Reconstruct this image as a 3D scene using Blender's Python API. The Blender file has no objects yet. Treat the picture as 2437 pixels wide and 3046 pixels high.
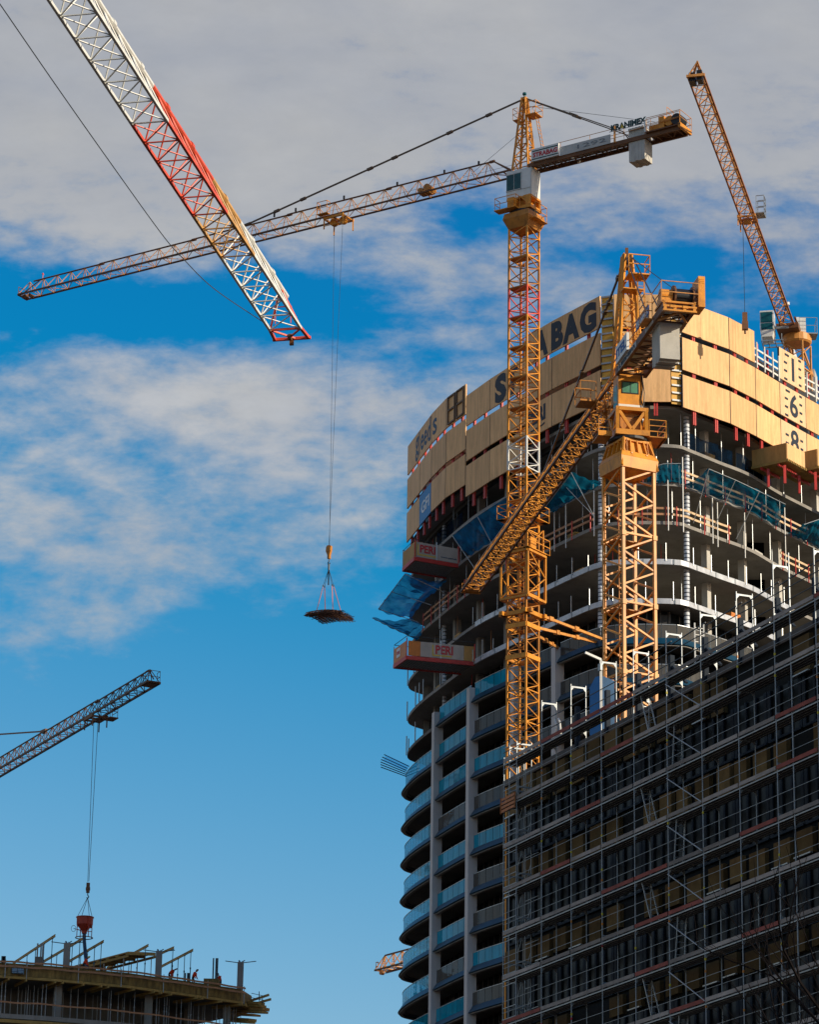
import bpy, bmesh, math, random
from mathutils import Vector, Matrix
random.seed(7)
SC = bpy.context.scene
COL = SC.collection
V = Vector
Z = V((0, 0, 1))
R = math.radians

# ---------------------------------------------------------------- camera frame
CX, CY, FPX = 1218.5, 1523.0, 9500.0          # photograph 2437 x 3046
_up = V((422, 28023, 9500)).normalized()       # world up seen from the camera (right, up, forward)
_fw = V((0, 0, 1))
_Y = (_fw - _fw.dot(_up) * _up).normalized()
_X = _up.cross(_Y)
if _X.x < 0: _X = -_X
RM = Matrix((_X, _Y, _up))                     # world = RM @ camera(r,u,f)
EYE = V((0, 0, 1.7))

def ray(x, y): return RM @ V((x - CX, CY - y, FPX)).normalized()
def atz(x, y, z):
    d = ray(x, y); return EYE + d * ((z - 1.7) / d.z)
def atD(x, y, D):
    d = ray(x, y); return EYE + d * (D / math.hypot(d.x, d.y))
def px(P):
    c = RM.transposed() @ (V(P) - EYE)
    return CX + FPX * c.x / c.z, CY - FPX * c.y / c.z

# ---------------------------------------------------------------- materials
MATS = {}
def nodes_of(m):
    m.use_nodes = True
    nt = m.node_tree
    return nt, nt.nodes.get('Principled BSDF')

def paint(name, rgb, rough=.5, metal=0., var=.18, scale=2.5, stretch=(1, 1, 1), dirt=0., dirt_rgb=(.06, .04, .025), bump=0., fine=0., spec=.4, rnd=0.):
    if name in MATS: return MATS[name]
    m = bpy.data.materials.new(name); nt, b = nodes_of(m); N = nt.nodes; L = nt.links
    tc = N.new('ShaderNodeTexCoord'); mp = N.new('ShaderNodeMapping'); mp.inputs['Scale'].default_value = stretch
    L.new(tc.outputs['Object'], mp.inputs['Vector'])
    nz = N.new('ShaderNodeTexNoise'); nz.inputs['Scale'].default_value = scale; nz.inputs['Detail'].default_value = 6; nz.inputs['Roughness'].default_value = .62
    L.new(mp.outputs['Vector'], nz.inputs['Vector'])
    cr = N.new('ShaderNodeValToRGB')
    lo = [max(0, c * (1 - var)) for c in rgb]; hi = [min(1, c * (1 + var)) for c in rgb]
    cr.color_ramp.elements[0].position = .3; cr.color_ramp.elements[0].color = (*lo, 1)
    cr.color_ramp.elements[1].position = .7; cr.color_ramp.elements[1].color = (*hi, 1)
    L.new(nz.outputs['Fac'], cr.inputs['Fac'])
    col = cr.outputs['Color']
    if fine:
        nf = N.new('ShaderNodeTexNoise'); nf.inputs['Scale'].default_value = scale * 14; nf.inputs['Detail'].default_value = 3
        L.new(mp.outputs['Vector'], nf.inputs['Vector'])
        mr = N.new('ShaderNodeMapRange'); mr.inputs['To Min'].default_value = 1 - fine; mr.inputs['To Max'].default_value = 1 + fine
        L.new(nf.outputs['Fac'], mr.inputs['Value'])
        mx = N.new('ShaderNodeMix'); mx.data_type = 'RGBA'; mx.blend_type = 'MULTIPLY'; mx.inputs['Factor'].default_value = 1
        L.new(col, mx.inputs['A']); L.new(mr.outputs['Result'], mx.inputs['B']); col = mx.outputs['Result']
    if dirt:
        n2 = N.new('ShaderNodeTexNoise'); n2.inputs['Scale'].default_value = scale * 1.7; n2.inputs['Detail'].default_value = 8; n2.inputs['Roughness'].default_value = .7
        m2 = N.new('ShaderNodeMapping'); m2.inputs['Scale'].default_value = (1, 1, .35); m2.inputs['Location'].default_value = (7, 3, 1)
        L.new(tc.outputs['Object'], m2.inputs['Vector']); L.new(m2.outputs['Vector'], n2.inputs['Vector'])
        r2 = N.new('ShaderNodeMapRange'); r2.inputs['From Min'].default_value = .5; r2.inputs['From Max'].default_value = .72
        r2.inputs['To Max'].default_value = dirt
        L.new(n2.outputs['Fac'], r2.inputs['Value'])
        mx = N.new('ShaderNodeMix'); mx.data_type = 'RGBA'
        L.new(r2.outputs['Result'], mx.inputs['Factor']); L.new(col, mx.inputs['A']); mx.inputs['B'].default_value = (*dirt_rgb, 1)
        col = mx.outputs['Result']
    if rnd:
        oi = N.new('ShaderNodeObjectInfo'); mr = N.new('ShaderNodeMapRange'); mr.inputs['To Min'].default_value = 1 - rnd; mr.inputs['To Max'].default_value = 1 + rnd
        L.new(oi.outputs['Random'], mr.inputs['Value'])
        mx = N.new('ShaderNodeMix'); mx.data_type = 'RGBA'; mx.blend_type = 'MULTIPLY'; mx.inputs['Factor'].default_value = 1
        L.new(col, mx.inputs['A']); L.new(mr.outputs['Result'], mx.inputs['B']); col = mx.outputs['Result']
    L.new(col, b.inputs['Base Color'])
    b.inputs['Roughness'].default_value = rough; b.inputs['Metallic'].default_value = metal
    if 'Specular IOR Level' in b.inputs: b.inputs['Specular IOR Level'].default_value = spec
    if bump:
        bp = N.new('ShaderNodeBump'); bp.inputs['Strength'].default_value = bump; bp.inputs['Distance'].default_value = .03
        L.new(nz.outputs['Fac'], bp.inputs['Height']); L.new(bp.outputs['Normal'], b.inputs['Normal'])
    MATS[name] = m
    return m

def glass(name, tint, refl=.35, opacity=.3, diff=(.1, .3, .4)):
    """clear balcony glass: part see-through, part mirror, some diffuse body or sky colour"""
    if name in MATS: return MATS[name]
    m = bpy.data.materials.new(name); m.use_nodes = True; nt = m.node_tree; N = nt.nodes; L = nt.links
    for n in list(N): N.remove(n)
    out = N.new('ShaderNodeOutputMaterial'); tr = N.new('ShaderNodeBsdfTransparent'); tr.inputs['Color'].default_value = (*tint, 1)
    gl = N.new('ShaderNodeBsdfGlossy'); gl.inputs['Roughness'].default_value = .03; gl.inputs['Color'].default_value = (.85, .93, 1, 1)
    df = N.new('ShaderNodeBsdfDiffuse')
    tc = N.new('ShaderNodeTexCoord'); nz = N.new('ShaderNodeTexNoise'); nz.inputs['Scale'].default_value = 1.; nz.inputs['Detail'].default_value = 4
    gm = N.new('ShaderNodeMapping'); gm.inputs['Scale'].default_value = (1.6, 1.6, .25); L.new(tc.outputs['Object'], gm.inputs['Vector']); L.new(gm.outputs[0], nz.inputs['Vector'])
    cr = N.new('ShaderNodeValToRGB'); cr.color_ramp.elements[0].color = (*[c * .45 for c in diff], 1); cr.color_ramp.elements[1].color = (*[min(1, c * 1.5) for c in diff], 1)
    L.new(nz.outputs['Fac'], cr.inputs['Fac']); L.new(cr.outputs['Color'], df.inputs['Color'])
    m1 = N.new('ShaderNodeMixShader'); m1.inputs['Fac'].default_value = opacity
    L.new(tr.outputs[0], m1.inputs[1]); L.new(df.outputs[0], m1.inputs[2])
    fr = N.new('ShaderNodeFresnel'); fr.inputs['IOR'].default_value = 1.5
    ad = N.new('ShaderNodeMath'); ad.operation = 'MULTIPLY_ADD'; ad.inputs[1].default_value = refl; ad.inputs[2].default_value = .0
    ad.use_clamp = True
    L.new(fr.outputs[0], ad.inputs[0])
    m2 = N.new('ShaderNodeMixShader'); L.new(ad.outputs[0], m2.inputs['Fac']); L.new(m1.outputs[0], m2.inputs[1]); L.new(gl.outputs[0], m2.inputs[2])
    L.new(m2.outputs[0], out.inputs['Surface'])
    MATS[name] = m
    return m

def netting(name, rgb, opacity=.7):
    """woven safety net: cloth with open gaps"""
    m = bpy.data.materials.new(name); m.use_nodes = True; nt = m.node_tree; N = nt.nodes; L = nt.links
    for n in list(N): N.remove(n)
    out = N.new('ShaderNodeOutputMaterial'); tr = N.new('ShaderNodeBsdfTransparent')
    df = N.new('ShaderNodeBsdfDiffuse'); tl = N.new('ShaderNodeBsdfTranslucent')
    tc = N.new('ShaderNodeTexCoord'); nz = N.new('ShaderNodeTexNoise'); nz.inputs['Scale'].default_value = 1.1; nz.inputs['Detail'].default_value = 7
    L.new(tc.outputs['Object'], nz.inputs['Vector'])
    cr = N.new('ShaderNodeValToRGB'); cr.color_ramp.elements[0].position = .3; cr.color_ramp.elements[0].color = (*[c * .55 for c in rgb], 1)
    cr.color_ramp.elements[1].position = .7; cr.color_ramp.elements[1].color = (*[c * 1.35 for c in rgb], 1)
    L.new(nz.outputs['Fac'], cr.inputs['Fac'])
    L.new(cr.outputs['Color'], df.inputs['Color']); L.new(cr.outputs['Color'], tl.inputs['Color'])
    m1 = N.new('ShaderNodeMixShader'); m1.inputs['Fac'].default_value = .5
    L.new(df.outputs[0], m1.inputs[1]); L.new(tl.outputs[0], m1.inputs[2])
    mr = N.new('ShaderNodeMapRange'); mr.inputs['From Min'].default_value = .3; mr.inputs['From Max'].default_value = .7
    mr.inputs['To Min'].default_value = max(0, opacity - .15); mr.inputs['To Max'].default_value = min(1, opacity + .15)
    L.new(nz.outputs['Fac'], mr.inputs['Value'])
    m2 = N.new('ShaderNodeMixShader'); L.new(mr.outputs['Result'], m2.inputs['Fac']); L.new(tr.outputs[0], m2.inputs[1]); L.new(m1.outputs[0], m2.inputs[2])
    L.new(m2.outputs[0], out.inputs['Surface'])
    MATS[name] = m
    return m

yellow = paint('crane yellow paint', (.68, .27, .022), .45, var=.2, scale=1.3, dirt=.7, dirt_rgb=(.2, .08, .025), fine=.14, rnd=.14)
yellow_old = paint('weathered crane yellow', (.5, .2, .03), .55, var=.22, scale=1.1, dirt=.75, dirt_rgb=(.12, .055, .025), fine=.12)
orange = paint('crane orange paint', (.68, .3, .07), .5, var=.2, scale=1.1, dirt=.6, dirt_rgb=(.13, .05, .02), fine=.1)
rusty = paint('dull brown and shaded crane paint', (.17, .072, .026), .6, var=.25, scale=1., dirt=.6, dirt_rgb=(.05, .03, .02))  # brown crane parts; also paints the shadow-side tone of jib chords
red = paint('red crane paint', (.74, .1, .045), .45, var=.15, scale=1.2, dirt=.4, dirt_rgb=(.2, .03, .03))
white = paint('white crane paint', (.74, .74, .68), .45, var=.08, scale=1., dirt=.35, dirt_rgb=(.35, .3, .22))
whitegrey = paint('off white steel panel', (.5, .5, .46), .5, var=.12, scale=1., dirt=.3, dirt_rgb=(.22, .19, .14))
pipe = paint('dark pendant bar', (.12, .075, .04), .5, var=.2, scale=2)
cable = paint('steel cable', (.035, .045, .055), .5, var=.1)
steel = paint('galvanised steel', (.42, .44, .44), .4, .5, var=.15, scale=3, dirt=.25, dirt_rgb=(.2, .16, .11))
galv = paint('galvanised scaffold tube', (.32, .35, .36), .45, .3, var=.18, scale=2, dirt=.3, dirt_rgb=(.18, .15, .12), fine=.15)
alu = paint('bright aluminium edge', (.52, .54, .56), .45, .3, var=.25, scale=1.2, dirt=.3, dirt_rgb=(.25, .24, .22))
black = paint('black rubber', (.015, .016, .018), .5, var=.1)
concrete = paint('grey site concrete', (.28, .265, .235), .85, var=.16, scale=.5, dirt=.5, dirt_rgb=(.13, .12, .1), bump=.3, fine=.1, spec=.2)
concrete_dk = paint('dark cast concrete', (.16, .15, .13), .9, var=.18, scale=.4, dirt=.5, dirt_rgb=(.07, .065, .055), bump=.3, fine=.1, spec=.2)
concrete_lt = paint('pale cast concrete', (.52, .5, .44), .8, var=.12, scale=.8, dirt=.45, dirt_rgb=(.22, .2, .16), bump=.3, fine=.1, spec=.2)
column_m = paint('light grey column cladding', (.6, .58, .55), .7, var=.06, scale=.6, dirt=.2, dirt_rgb=(.25, .24, .22), spec=.2)
ply = paint('plywood screen', (.79, .475, .215), .6, var=.2, scale=.8, stretch=(5, 5, .3), dirt=.5, dirt_rgb=(.44, .25, .1), fine=.2, spec=.2, rnd=.09)
ply_pale = paint('pale birch plywood', (.8, .55, .31), .6, var=.14, scale=.8, stretch=(5, 5, .3), dirt=.4, dirt_rgb=(.5, .32, .16), fine=.18, spec=.2, rnd=.06)
ply_dk = paint('aged and shaded plywood', (.46, .27, .09), .65, var=.16, scale=.8, stretch=(4, 4, .5), dirt=.45, dirt_rgb=(.24, .12, .04), fine=.14, spec=.2)
formply = paint('stained formwork board', (.24, .16, .05), .7, var=.5, scale=1.4, stretch=(2, 2, .5), dirt=.6, dirt_rgb=(.05, .045, .03), fine=.2, spec=.2)
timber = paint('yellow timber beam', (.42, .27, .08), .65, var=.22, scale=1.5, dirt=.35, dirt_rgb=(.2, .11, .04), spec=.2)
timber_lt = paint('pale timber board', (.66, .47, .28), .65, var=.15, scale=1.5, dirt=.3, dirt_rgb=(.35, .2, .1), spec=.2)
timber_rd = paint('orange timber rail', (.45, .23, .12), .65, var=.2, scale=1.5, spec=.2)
redsteel = paint('red formwork steel', (.55, .05, .04), .5, var=.15, scale=1.5, dirt=.25, dirt_rgb=(.2, .02, .02))
shutter = paint('yellow shuttering panel', (.68, .38, .06), .55, var=.15, scale=.8, dirt=.4, dirt_rgb=(.3, .15, .04))
ink = paint('dark blue lettering', (.012, .022, .04), .6, var=.1)
ink_blue = paint('slate blue lettering', (.03, .075, .14), .6, var=.1)
red_ink = paint('red lettering', (.5, .03, .04), .5, var=.08)
blue_ink = paint('blue lettering', (.02, .08, .3), .5, var=.08)
green_ink = paint('dark green stripe', (.01, .06, .06), .5, var=.08)
yellow_ink = paint('yellow sign paint', (.7, .5, .05), .5, var=.08)
white_ink = paint('white sign paint', (.72, .72, .7), .5, var=.06, scale=1)
blue_board = paint('blue painted board', (.02, .17, .42), .5, var=.12, scale=.8, dirt=.2, dirt_rgb=(.02, .1, .25))
navy = paint('navy balcony fascia', (.004, .045, .085), .4, var=.3, scale=.5, dirt=.3, dirt_rgb=(.02, .03, .035), spec=.3)
darkwall = paint('dark window wall', (.035, .034, .032), .5, var=.4, scale=.6)
frame_dk = paint('dark bronze window frame', (.07, .065, .06), .45, var=.2, scale=1)
winglass = paint('dark window glass', (.006, .009, .011), .3, var=.4, scale=.3, spec=.08)
membrane = paint('black facade membrane', (.009, .012, .013), .8, var=.3, scale=.5, spec=.15)
mullion = paint('blue grey mullion', (.024, .033, .044), .7, var=.2, scale=.6, spec=.12)
insul = paint('yellow insulation slab', (.16, .108, .048), .9, var=.3, scale=.9, dirt=.5, dirt_rgb=(.09, .07, .035), fine=.15, spec=.1, rnd=.3)
board_gr = paint('grey scaffold board', (.3, .27, .24), .8, var=.3, scale=1.3, stretch=(.4, .4, 3), dirt=.4, dirt_rgb=(.08, .07, .06), fine=.15, spec=.15, rnd=.3)
board_rd = paint('red brown toe board', (.28, .08, .06), .75, var=.25, scale=1.3, dirt=.3, dirt_rgb=(.09, .04, .035), spec=.15)
deck_m = paint('steel scaffold plank', (.05, .05, .05), .7, .0, var=.25, scale=1.3, dirt=.4, dirt_rgb=(.05, .045, .04))
orangeplast = paint('orange barrier board', (.62, .2, .03), .5, var=.15, scale=1, dirt=.3, dirt_rgb=(.3, .08, .02))
hivis = paint('orange hi-vis cloth', (.75, .07, .025), .8, var=.2, scale=6, spec=.1)
trouser = paint('dark work trousers', (.03, .03, .035), .85, var=.2, scale=6, spec=.1)
skin_m = paint('skin', (.5, .3, .22), .6, var=.05, scale=6)
helmet_m = paint('dark helmet plastic', (.03, .04, .045), .35, var=.1)
helmet_y = paint('lime helmet plastic', (.55, .65, .05), .35, var=.1)
bark = paint('dark bark', (.008, .006, .006), .9, var=.3, scale=6, spec=.1)
rebar_m = paint('rusty rebar', (.1, .045, .026), .75, var=.3, scale=3)
bucket_red = paint('red bucket paint', (.42, .045, .02), .5, var=.15, scale=1, dirt=.4, dirt_rgb=(.2, .05, .03))
hose_m = paint('blue concrete hose', (.02, .07, .14), .5, var=.15, scale=1)
ground_m = paint('city ground', (.075, .062, .05), .9, var=.3, scale=.02, spec=.1)
cab_glass = paint('teal cab glass', (.012, .09, .1), .12, var=.5, scale=1.4, spec=.35)
wrapw = None
net_m = netting('blue safety net', (.02, .26, .55), .8)
net_t = netting('teal safety net', (.006, .15, .25), .88)
gl_sky_tint = glass('clear balcony glass', (.25, .75, .88), .6, .42, (.03, .45, .58))  # diffuse blue stands in for the sky seen through the panes
gl_sheet = glass('thin clear sheet', (.86, .95, .98), .12, .05, (.25, .38, .42))
gl_blue = glass('blue filmed balcony glass', (.1, .5, .68), .5, .7, (.012, .38, .55))
gl_tan = glass('grey balcony glass', (.35, .42, .44), .35, .6, (.14, .13, .11))

def stripes(name, a, b, pitch, duty=.5):
    m = bpy.data.materials.new(name); nt, bs = nodes_of(m); N = nt.nodes; L = nt.links
    tc = N.new('ShaderNodeTexCoord'); sp = N.new('ShaderNodeSeparateXYZ'); L.new(tc.outputs['Object'], sp.inputs[0])
    mo = N.new('ShaderNodeMath'); mo.operation = 'PINGPONG'; mo.inputs[1].default_value = pitch / 2; L.new(sp.outputs['Z'], mo.inputs[0])
    gt = N.new('ShaderNodeMath'); gt.operation = 'GREATER_THAN'; gt.inputs[1].default_value = pitch / 2 * duty; L.new(mo.outputs[0], gt.inputs[0])
    nz = N.new('ShaderNodeTexNoise'); nz.inputs['Scale'].default_value = 2.5; L.new(tc.outputs['Object'], nz.inputs['Vector'])
    mx = N.new('ShaderNodeMix'); mx.data_type = 'RGBA'; L.new(gt.outputs[0], mx.inputs['Factor'])
    mx.inputs['A'].default_value = (*a, 1); mx.inputs['B'].default_value = (*b, 1)
    m3 = N.new('ShaderNodeMix'); m3.data_type = 'RGBA'; m3.blend_type = 'MULTIPLY'; m3.inputs['Factor'].default_value = .5
    L.new(mx.outputs['Result'], m3.inputs['A']); L.new(nz.outputs['Color'], m3.inputs['B'])
    L.new(mx.outputs['Result'], bs.inputs['Base Color']); bs.inputs['Roughness'].default_value = .5
    return m
wrap_m = stripes('white wrapped column', (.06, .07, .09), (.62, .66, .7), .34, .3)

# ---------------------------------------------------------------- geometry helpers
class MB:
    def __init__(s): s.v = []; s.f = []; s.m = []
    def add(s, vs, fs, mi=0):
        o = len(s.v); s.v += [V(p) for p in vs]; s.f += [tuple(i + o for i in f) for f in fs]; s.m += [mi] * len(fs)
        return s
    def box(s, c, ax, ay, az, mi=0):
        c = V(c); vs = [c + sx * ax + sy * ay + sz * az for sx in (-1, 1) for sy in (-1, 1) for sz in (-1, 1)]
        return s.add(vs, [(0, 1, 3, 2), (4, 6, 7, 5), (0, 4, 5, 1), (2, 3, 7, 6), (0, 2, 6, 4), (1, 5, 7, 3)], mi)
    def beam(s, a, b, w, h=None, up=None, mi=0):
        a = V(a); b = V(b); d = b - a
        if d.length < 1e-6: return s
        h = w if h is None else h
        u = up or Z
        x = d.cross(u)
        if x.length < 1e-4 * d.length: x = d.cross(V((1, 0, 0)))
        x.normalize(); y = x.cross(d).normalized()
        return s.box((a + b) / 2, x * w / 2, d / 2, y * h / 2, mi)
    def tube(s, a, b, r, n=6, r2=None, mi=0, cap=True):
        a = V(a); b = V(b); d = (b - a)
        if d.length < 1e-6: return s
        d.normalize(); r2 = r if r2 is None else r2
        x = d.cross(Z)
        if x.length < 1e-4: x = V((1, 0, 0))
        x.normalize(); y = d.cross(x)
        vs = []
        for i in range(n):
            t = 2 * math.pi * (i + .5) / n; e = x * math.cos(t) + y * math.sin(t)
            vs += [a + e * r, b + e * r2]
        fs = [(2 * i, 2 * ((i + 1) % n), 2 * ((i + 1) % n) + 1, 2 * i + 1) for i in range(n)]
        if cap: fs += [tuple(2 * i for i in range(n))[::-1], tuple(2 * i + 1 for i in range(n))]
        return s.add(vs, fs, mi)
    def path(s, pts, r, n=5, mi=0):
        for a, b in zip(pts, pts[1:]): s.tube(a, b, r, n, mi=mi)
        return s
    def prism(s, pts, ext, mi=0):
        n = len(pts); pts = [V(p) for p in pts]; vs = pts + [p + V(ext) for p in pts]
        return s.add(vs, [tuple(range(n))[::-1], tuple(range(n, 2 * n))] + [(i, (i + 1) % n, (i + 1) % n + n, i + n) for i in range(n)], mi)
    def strip(s, A, B, mi=0):
        n = len(A); vs = [V(p) for p in A] + [V(p) for p in B]
        return s.add(vs, [(i, i + 1, n + i + 1, n + i) for i in range(n - 1)], mi)
    def sweep(s, P, prof, mi=0, closed=True):
        """P: list of frames (point, out, up); prof: list of (out, up) offsets -> solid rail"""
        m = len(prof); vs = []
        for (p, o, u) in P: vs += [p + o * a + u * b for a, b in prof]
        fs = []
        for i in range(len(P) - 1):
            for k in range(m if closed else m - 1):
                fs.append((i * m + k, i * m + (k + 1) % m, (i + 1) * m + (k + 1) % m, (i + 1) * m + k))
        if closed: fs += [tuple(range(m))[::-1], tuple(range((len(P) - 1) * m, len(P) * m))]
        return s.add(vs, fs, mi)
    def text(s, body, org, xd, yd, height, width=None, bold=0., thick=.02, mi=0, anchor='c'):
        vs, fs = text_mesh(body, bold)
        x0 = min(p.x for p in vs); x1 = max(p.x for p in vs); y0 = min(p.y for p in vs); y1 = max(p.y for p in vs)
        sy = height / (y1 - y0); sx = sy if width is None else width / (x1 - x0)
        nd = V(xd).cross(V(yd)).normalized()
        cx = (x0 + x1) / 2 if anchor == 'c' else x0; cy = (y0 + y1) / 2
        return s.add([V(org) + V(xd) * ((p.x - cx) * sx) + V(yd) * ((p.y - cy) * sy) + nd * (p.z * thick) for p in vs], fs, mi)
    def build(s, name, mat, parent=None, origin=None, smooth=False):
        mats = mat if isinstance(mat, (list, tuple)) else [mat]
        if origin is None:
            if parent is not None: origin = ORI[parent.name]
            else:
                xs = [p.x for p in s.v]; ys = [p.y for p in s.v]; zs = [p.z for p in s.v]
                origin = V(((min(xs) + max(xs)) / 2, (min(ys) + max(ys)) / 2, min(zs)))
        me = bpy.data.meshes.new(name)
        me.from_pydata([tuple(p - origin) for p in s.v], [], s.f)
        for m in mats: me.materials.append(m)
        if len(mats) > 1: me.polygons.foreach_set('material_index', s.m)
        if smooth: me.polygons.foreach_set('use_smooth', [True] * len(s.f))
        bm = bmesh.new(); bm.from_mesh(me); bmesh.ops.recalc_face_normals(bm, faces=bm.faces); bm.to_mesh(me); bm.free()
        me.update()
        o = bpy.data.objects.new(name, me); COL.objects.link(o)
        ORI[o.name] = V(origin)
        if parent is not None:
            o.parent = parent; o.location = V(origin) - ORI[parent.name]
        else: o.location = origin
        return o
ORI = {}
_TX = {}
def text_mesh(body, bold=0.):
    k = (body, bold)
    if k in _TX: return _TX[k]
    cu = bpy.data.curves.new('t', 'FONT'); cu.body = body; cu.size = 1; cu.offset = bold; cu.extrude = .5; cu.resolution_u = 3
    ob = bpy.data.objects.new('t', cu); COL.objects.link(ob)
    me = bpy.data.meshes.new_from_object(ob.evaluated_get(bpy.context.evaluated_depsgraph_get()))
    r = ([v.co.copy() for v in me.vertices], [tuple(p.vertices) for p in me.polygons])
    bpy.data.objects.remove(ob); bpy.data.curves.remove(cu); bpy.data.meshes.remove(me)
    _TX[k] = r
    return r

def thing(name, label, cat, loc, group=None):
    o = bpy.data.objects.new(name, None); COL.objects.link(o); o.empty_display_size = .5
    o.location = loc; ORI[o.name] = V(loc)
    return tag(o, label, cat, group)
def tag(o, label, cat, group=None):
    o['label'] = label; o['category'] = cat
    if group: o['group'] = group
    return o
def structure(o): o['kind'] = 'structure'; return o
def copy_part(o, parent, delta):
    c = o.copy(); COL.objects.link(c); c.parent = parent
    c.location = o.location + V(delta); ORI[c.name] = ORI[o.name] + V(delta)
    return c
def copy_thing(o, delta, label=None):
    """a thing with its parts and sub-parts, moved by delta"""
    c = o.copy(); COL.objects.link(c); c.location = o.location + V(delta); ORI[c.name] = ORI[o.name] + V(delta)
    if label: c['label'] = label
    for ch in list(o.children):
        d = ch.copy(); COL.objects.link(d); d.parent = c
        for g in list(ch.children):
            e = g.copy(); COL.objects.link(e); e.parent = d
    return c

# ---------------------------------------------------------------- lattice work
def mast_mesh(mb, O, u, v, s, h, leg=.09, br=.05, k=2, ring=True, z0=0.):
    """one mast section: O axis point at the bottom, u/v horizontal unit vectors, s side, h height"""
    hs = s / 2; cs = [(1, 1), (1, -1), (-1, -1), (-1, 1)]
    P = lambda i, z: O + u * (cs[i % 4][0] * hs) + v * (cs[i % 4][1] * hs) + Z * (z + z0)
    for i in range(4):
        mb.beam(P(i, 0), P(i, h), leg * 1.6, leg * 1.6, up=u)
        if ring:
            mb.beam(P(i, 0), P(i + 1, 0), br * 1.9)
        n = k * 2
        for q in range(n):
            za = h * q / n; zb = h * (q + 1) / n
            if (q + i) % 2 == 0: mb.beam(P(i, za), P(i + 1, zb), br * 1.5)
            else: mb.beam(P(i + 1, za), P(i, zb), br * 1.5)
    return mb

def jib_mesh(mb, a, b, w, h, n, chord=.07, br=.035, top=True, cross_x=False, h2=None, w2=None, mi=0, skip_end=False, mid=True):
    """triangular jib piece between bottom centre points a and b: two bottom chords, one top chord, n panels"""
    a = V(a); b = V(b); d = (b - a); L = d.length; d.normalize(); sd = d.cross(Z).normalized(); up = sd.cross(d)
    h2 = h if h2 is None else h2; w2 = w if w2 is None else w2
    def bot(t, sgn): return a + d * (L * t) + sd * (sgn * (w + (w2 - w) * t) / 2)
    def tp(t): return a + d * (L * t) + up * (h + (h2 - h) * t)
    for sg in (-1, 1): mb.beam(bot(0, sg), bot(1, sg), chord * 1.5, chord * 1.5, mi=mi)
    if top: mb.tube(tp(0), tp(1), chord, 6, mi=mi)
    for i in range(n):
        t0 = i / n; t1 = (i + 1) / n; tm = (t0 + t1) / 2
        for sg in (-1, 1):
            if mid:
                mb.tube(bot(t0, sg), tp(tm), br, 5, mi=mi); mb.tube(tp(tm), bot(t1, sg), br, 5, mi=mi)
            else:
                mb.tube(bot(t0, sg), tp(t0), br, 5, mi=mi); mb.tube(tp(t0), bot(t1, sg), br, 5, mi=mi)
        mb.tube(bot(t0, -1), bot(t0, 1), br, 5, mi=mi)
        if i % 2 == 0 or cross_x: mb.tube(bot(t0, -1), bot(t1, 1), br * .9, 5, mi=mi)
        if i % 2 == 1 or cross_x: mb.tube(bot(t0, 1), bot(t1, -1), br * .9, 5, mi=mi)
    if not skip_end: mb.tube(bot(1, -1), bot(1, 1), br, 5, mi=mi)
    return mb

def railing(mb, pts, h=1., r=.025, posts=True, mids=1):
    for a, b in zip(pts, pts[1:]):
        a = V(a); b = V(b)
        for q in range(mids + 1): mb.tube(a + Z * h * (q + 1) / (mids + 1), b + Z * h * (q + 1) / (mids + 1), r, 4)
    if posts:
        for p in pts: mb.tube(V(p), V(p) + Z * h, r, 4)
    return mb

def rotz(deg): return V((math.sin(R(deg)), math.cos(R(deg)), 0))
def frame_along(pts, closed=False):
    """(point, outward, up) frames of a plan polyline; outward is to the right of travel reversed by caller"""
    out = []
    n = len(pts)
    for i in range(n):
        a = pts[max(0, i - 1)]; b = pts[min(n - 1, i + 1)]
        t = (b - a); t.z = 0; t.normalize()
        out.append((pts[i], V((t.y, -t.x, 0)), Z))
    return out
from mathutils import noise
# ================================================================ the tower under construction
H = 3.3
def zk(k): return 80.41 - H * k
CTRL = [(4.6, 287.6), (1.7, 284.4), (.16, 281.8), (.8, 277), (2.95, 270), (5.8, 262), (8.3, 257), (10.7, 252.6), (13.4, 247.8), (15.2, 245),
        (16.8, 244), (18.7, 243.7), (21.6, 243.8), (22.9, 244.9), (25.4, 247.5), (28.2, 250.4), (31.3, 255), (36, 261.2), (40, 268), (42.5, 276),
        (42, 284), (38, 291), (28, 297), (15, 297), (6, 293)]
def catmull(P, seg=8):
    out = []; n = len(P)
    for i in range(n):
        p0, p1, p2, p3 = (V((*P[(i + j) % n], 0)) for j in (-1, 0, 1, 2))
        for q in range(seg):
            t = q / seg
            out.append(.5 * ((2 * p1) + (p2 - p0) * t + (2 * p0 - 5 * p1 + 4 * p2 - p3) * t * t + (3 * p1 - p0 - 3 * p2 + p3) * t ** 3))
    return out
RING = catmull(CTRL)
ACC = [0.]
for a, b in zip(RING, RING[1:] + RING[:1]): ACC.append(ACC[-1] + (b - a).length)
def PL(s, off=0., z=0.):
    """point and outward normal at arc length s of the slab edge"""
    s = max(0., min(s, ACC[-1] - 1e-4))
    lo = 0; hi = len(ACC) - 1
    while hi - lo > 1:
        m = (lo + hi) // 2
        if ACC[m] <= s: lo = m
        else: hi = m
    n = len(RING); t = (s - ACC[lo]) / (ACC[lo + 1] - ACC[lo]); a = RING[lo]; b = RING[(lo + 1) % n]
    ta = (RING[(lo + 1) % n] - RING[lo - 1]).normalized(); tb = (RING[(lo + 2) % n] - RING[lo]).normalized()
    tt = (ta * (1 - t) + tb * t).normalized(); nn = V((tt.y, -tt.x, 0))
    p = a + (b - a) * t + nn * off; p.z = z
    return p, nn, tt
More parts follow.
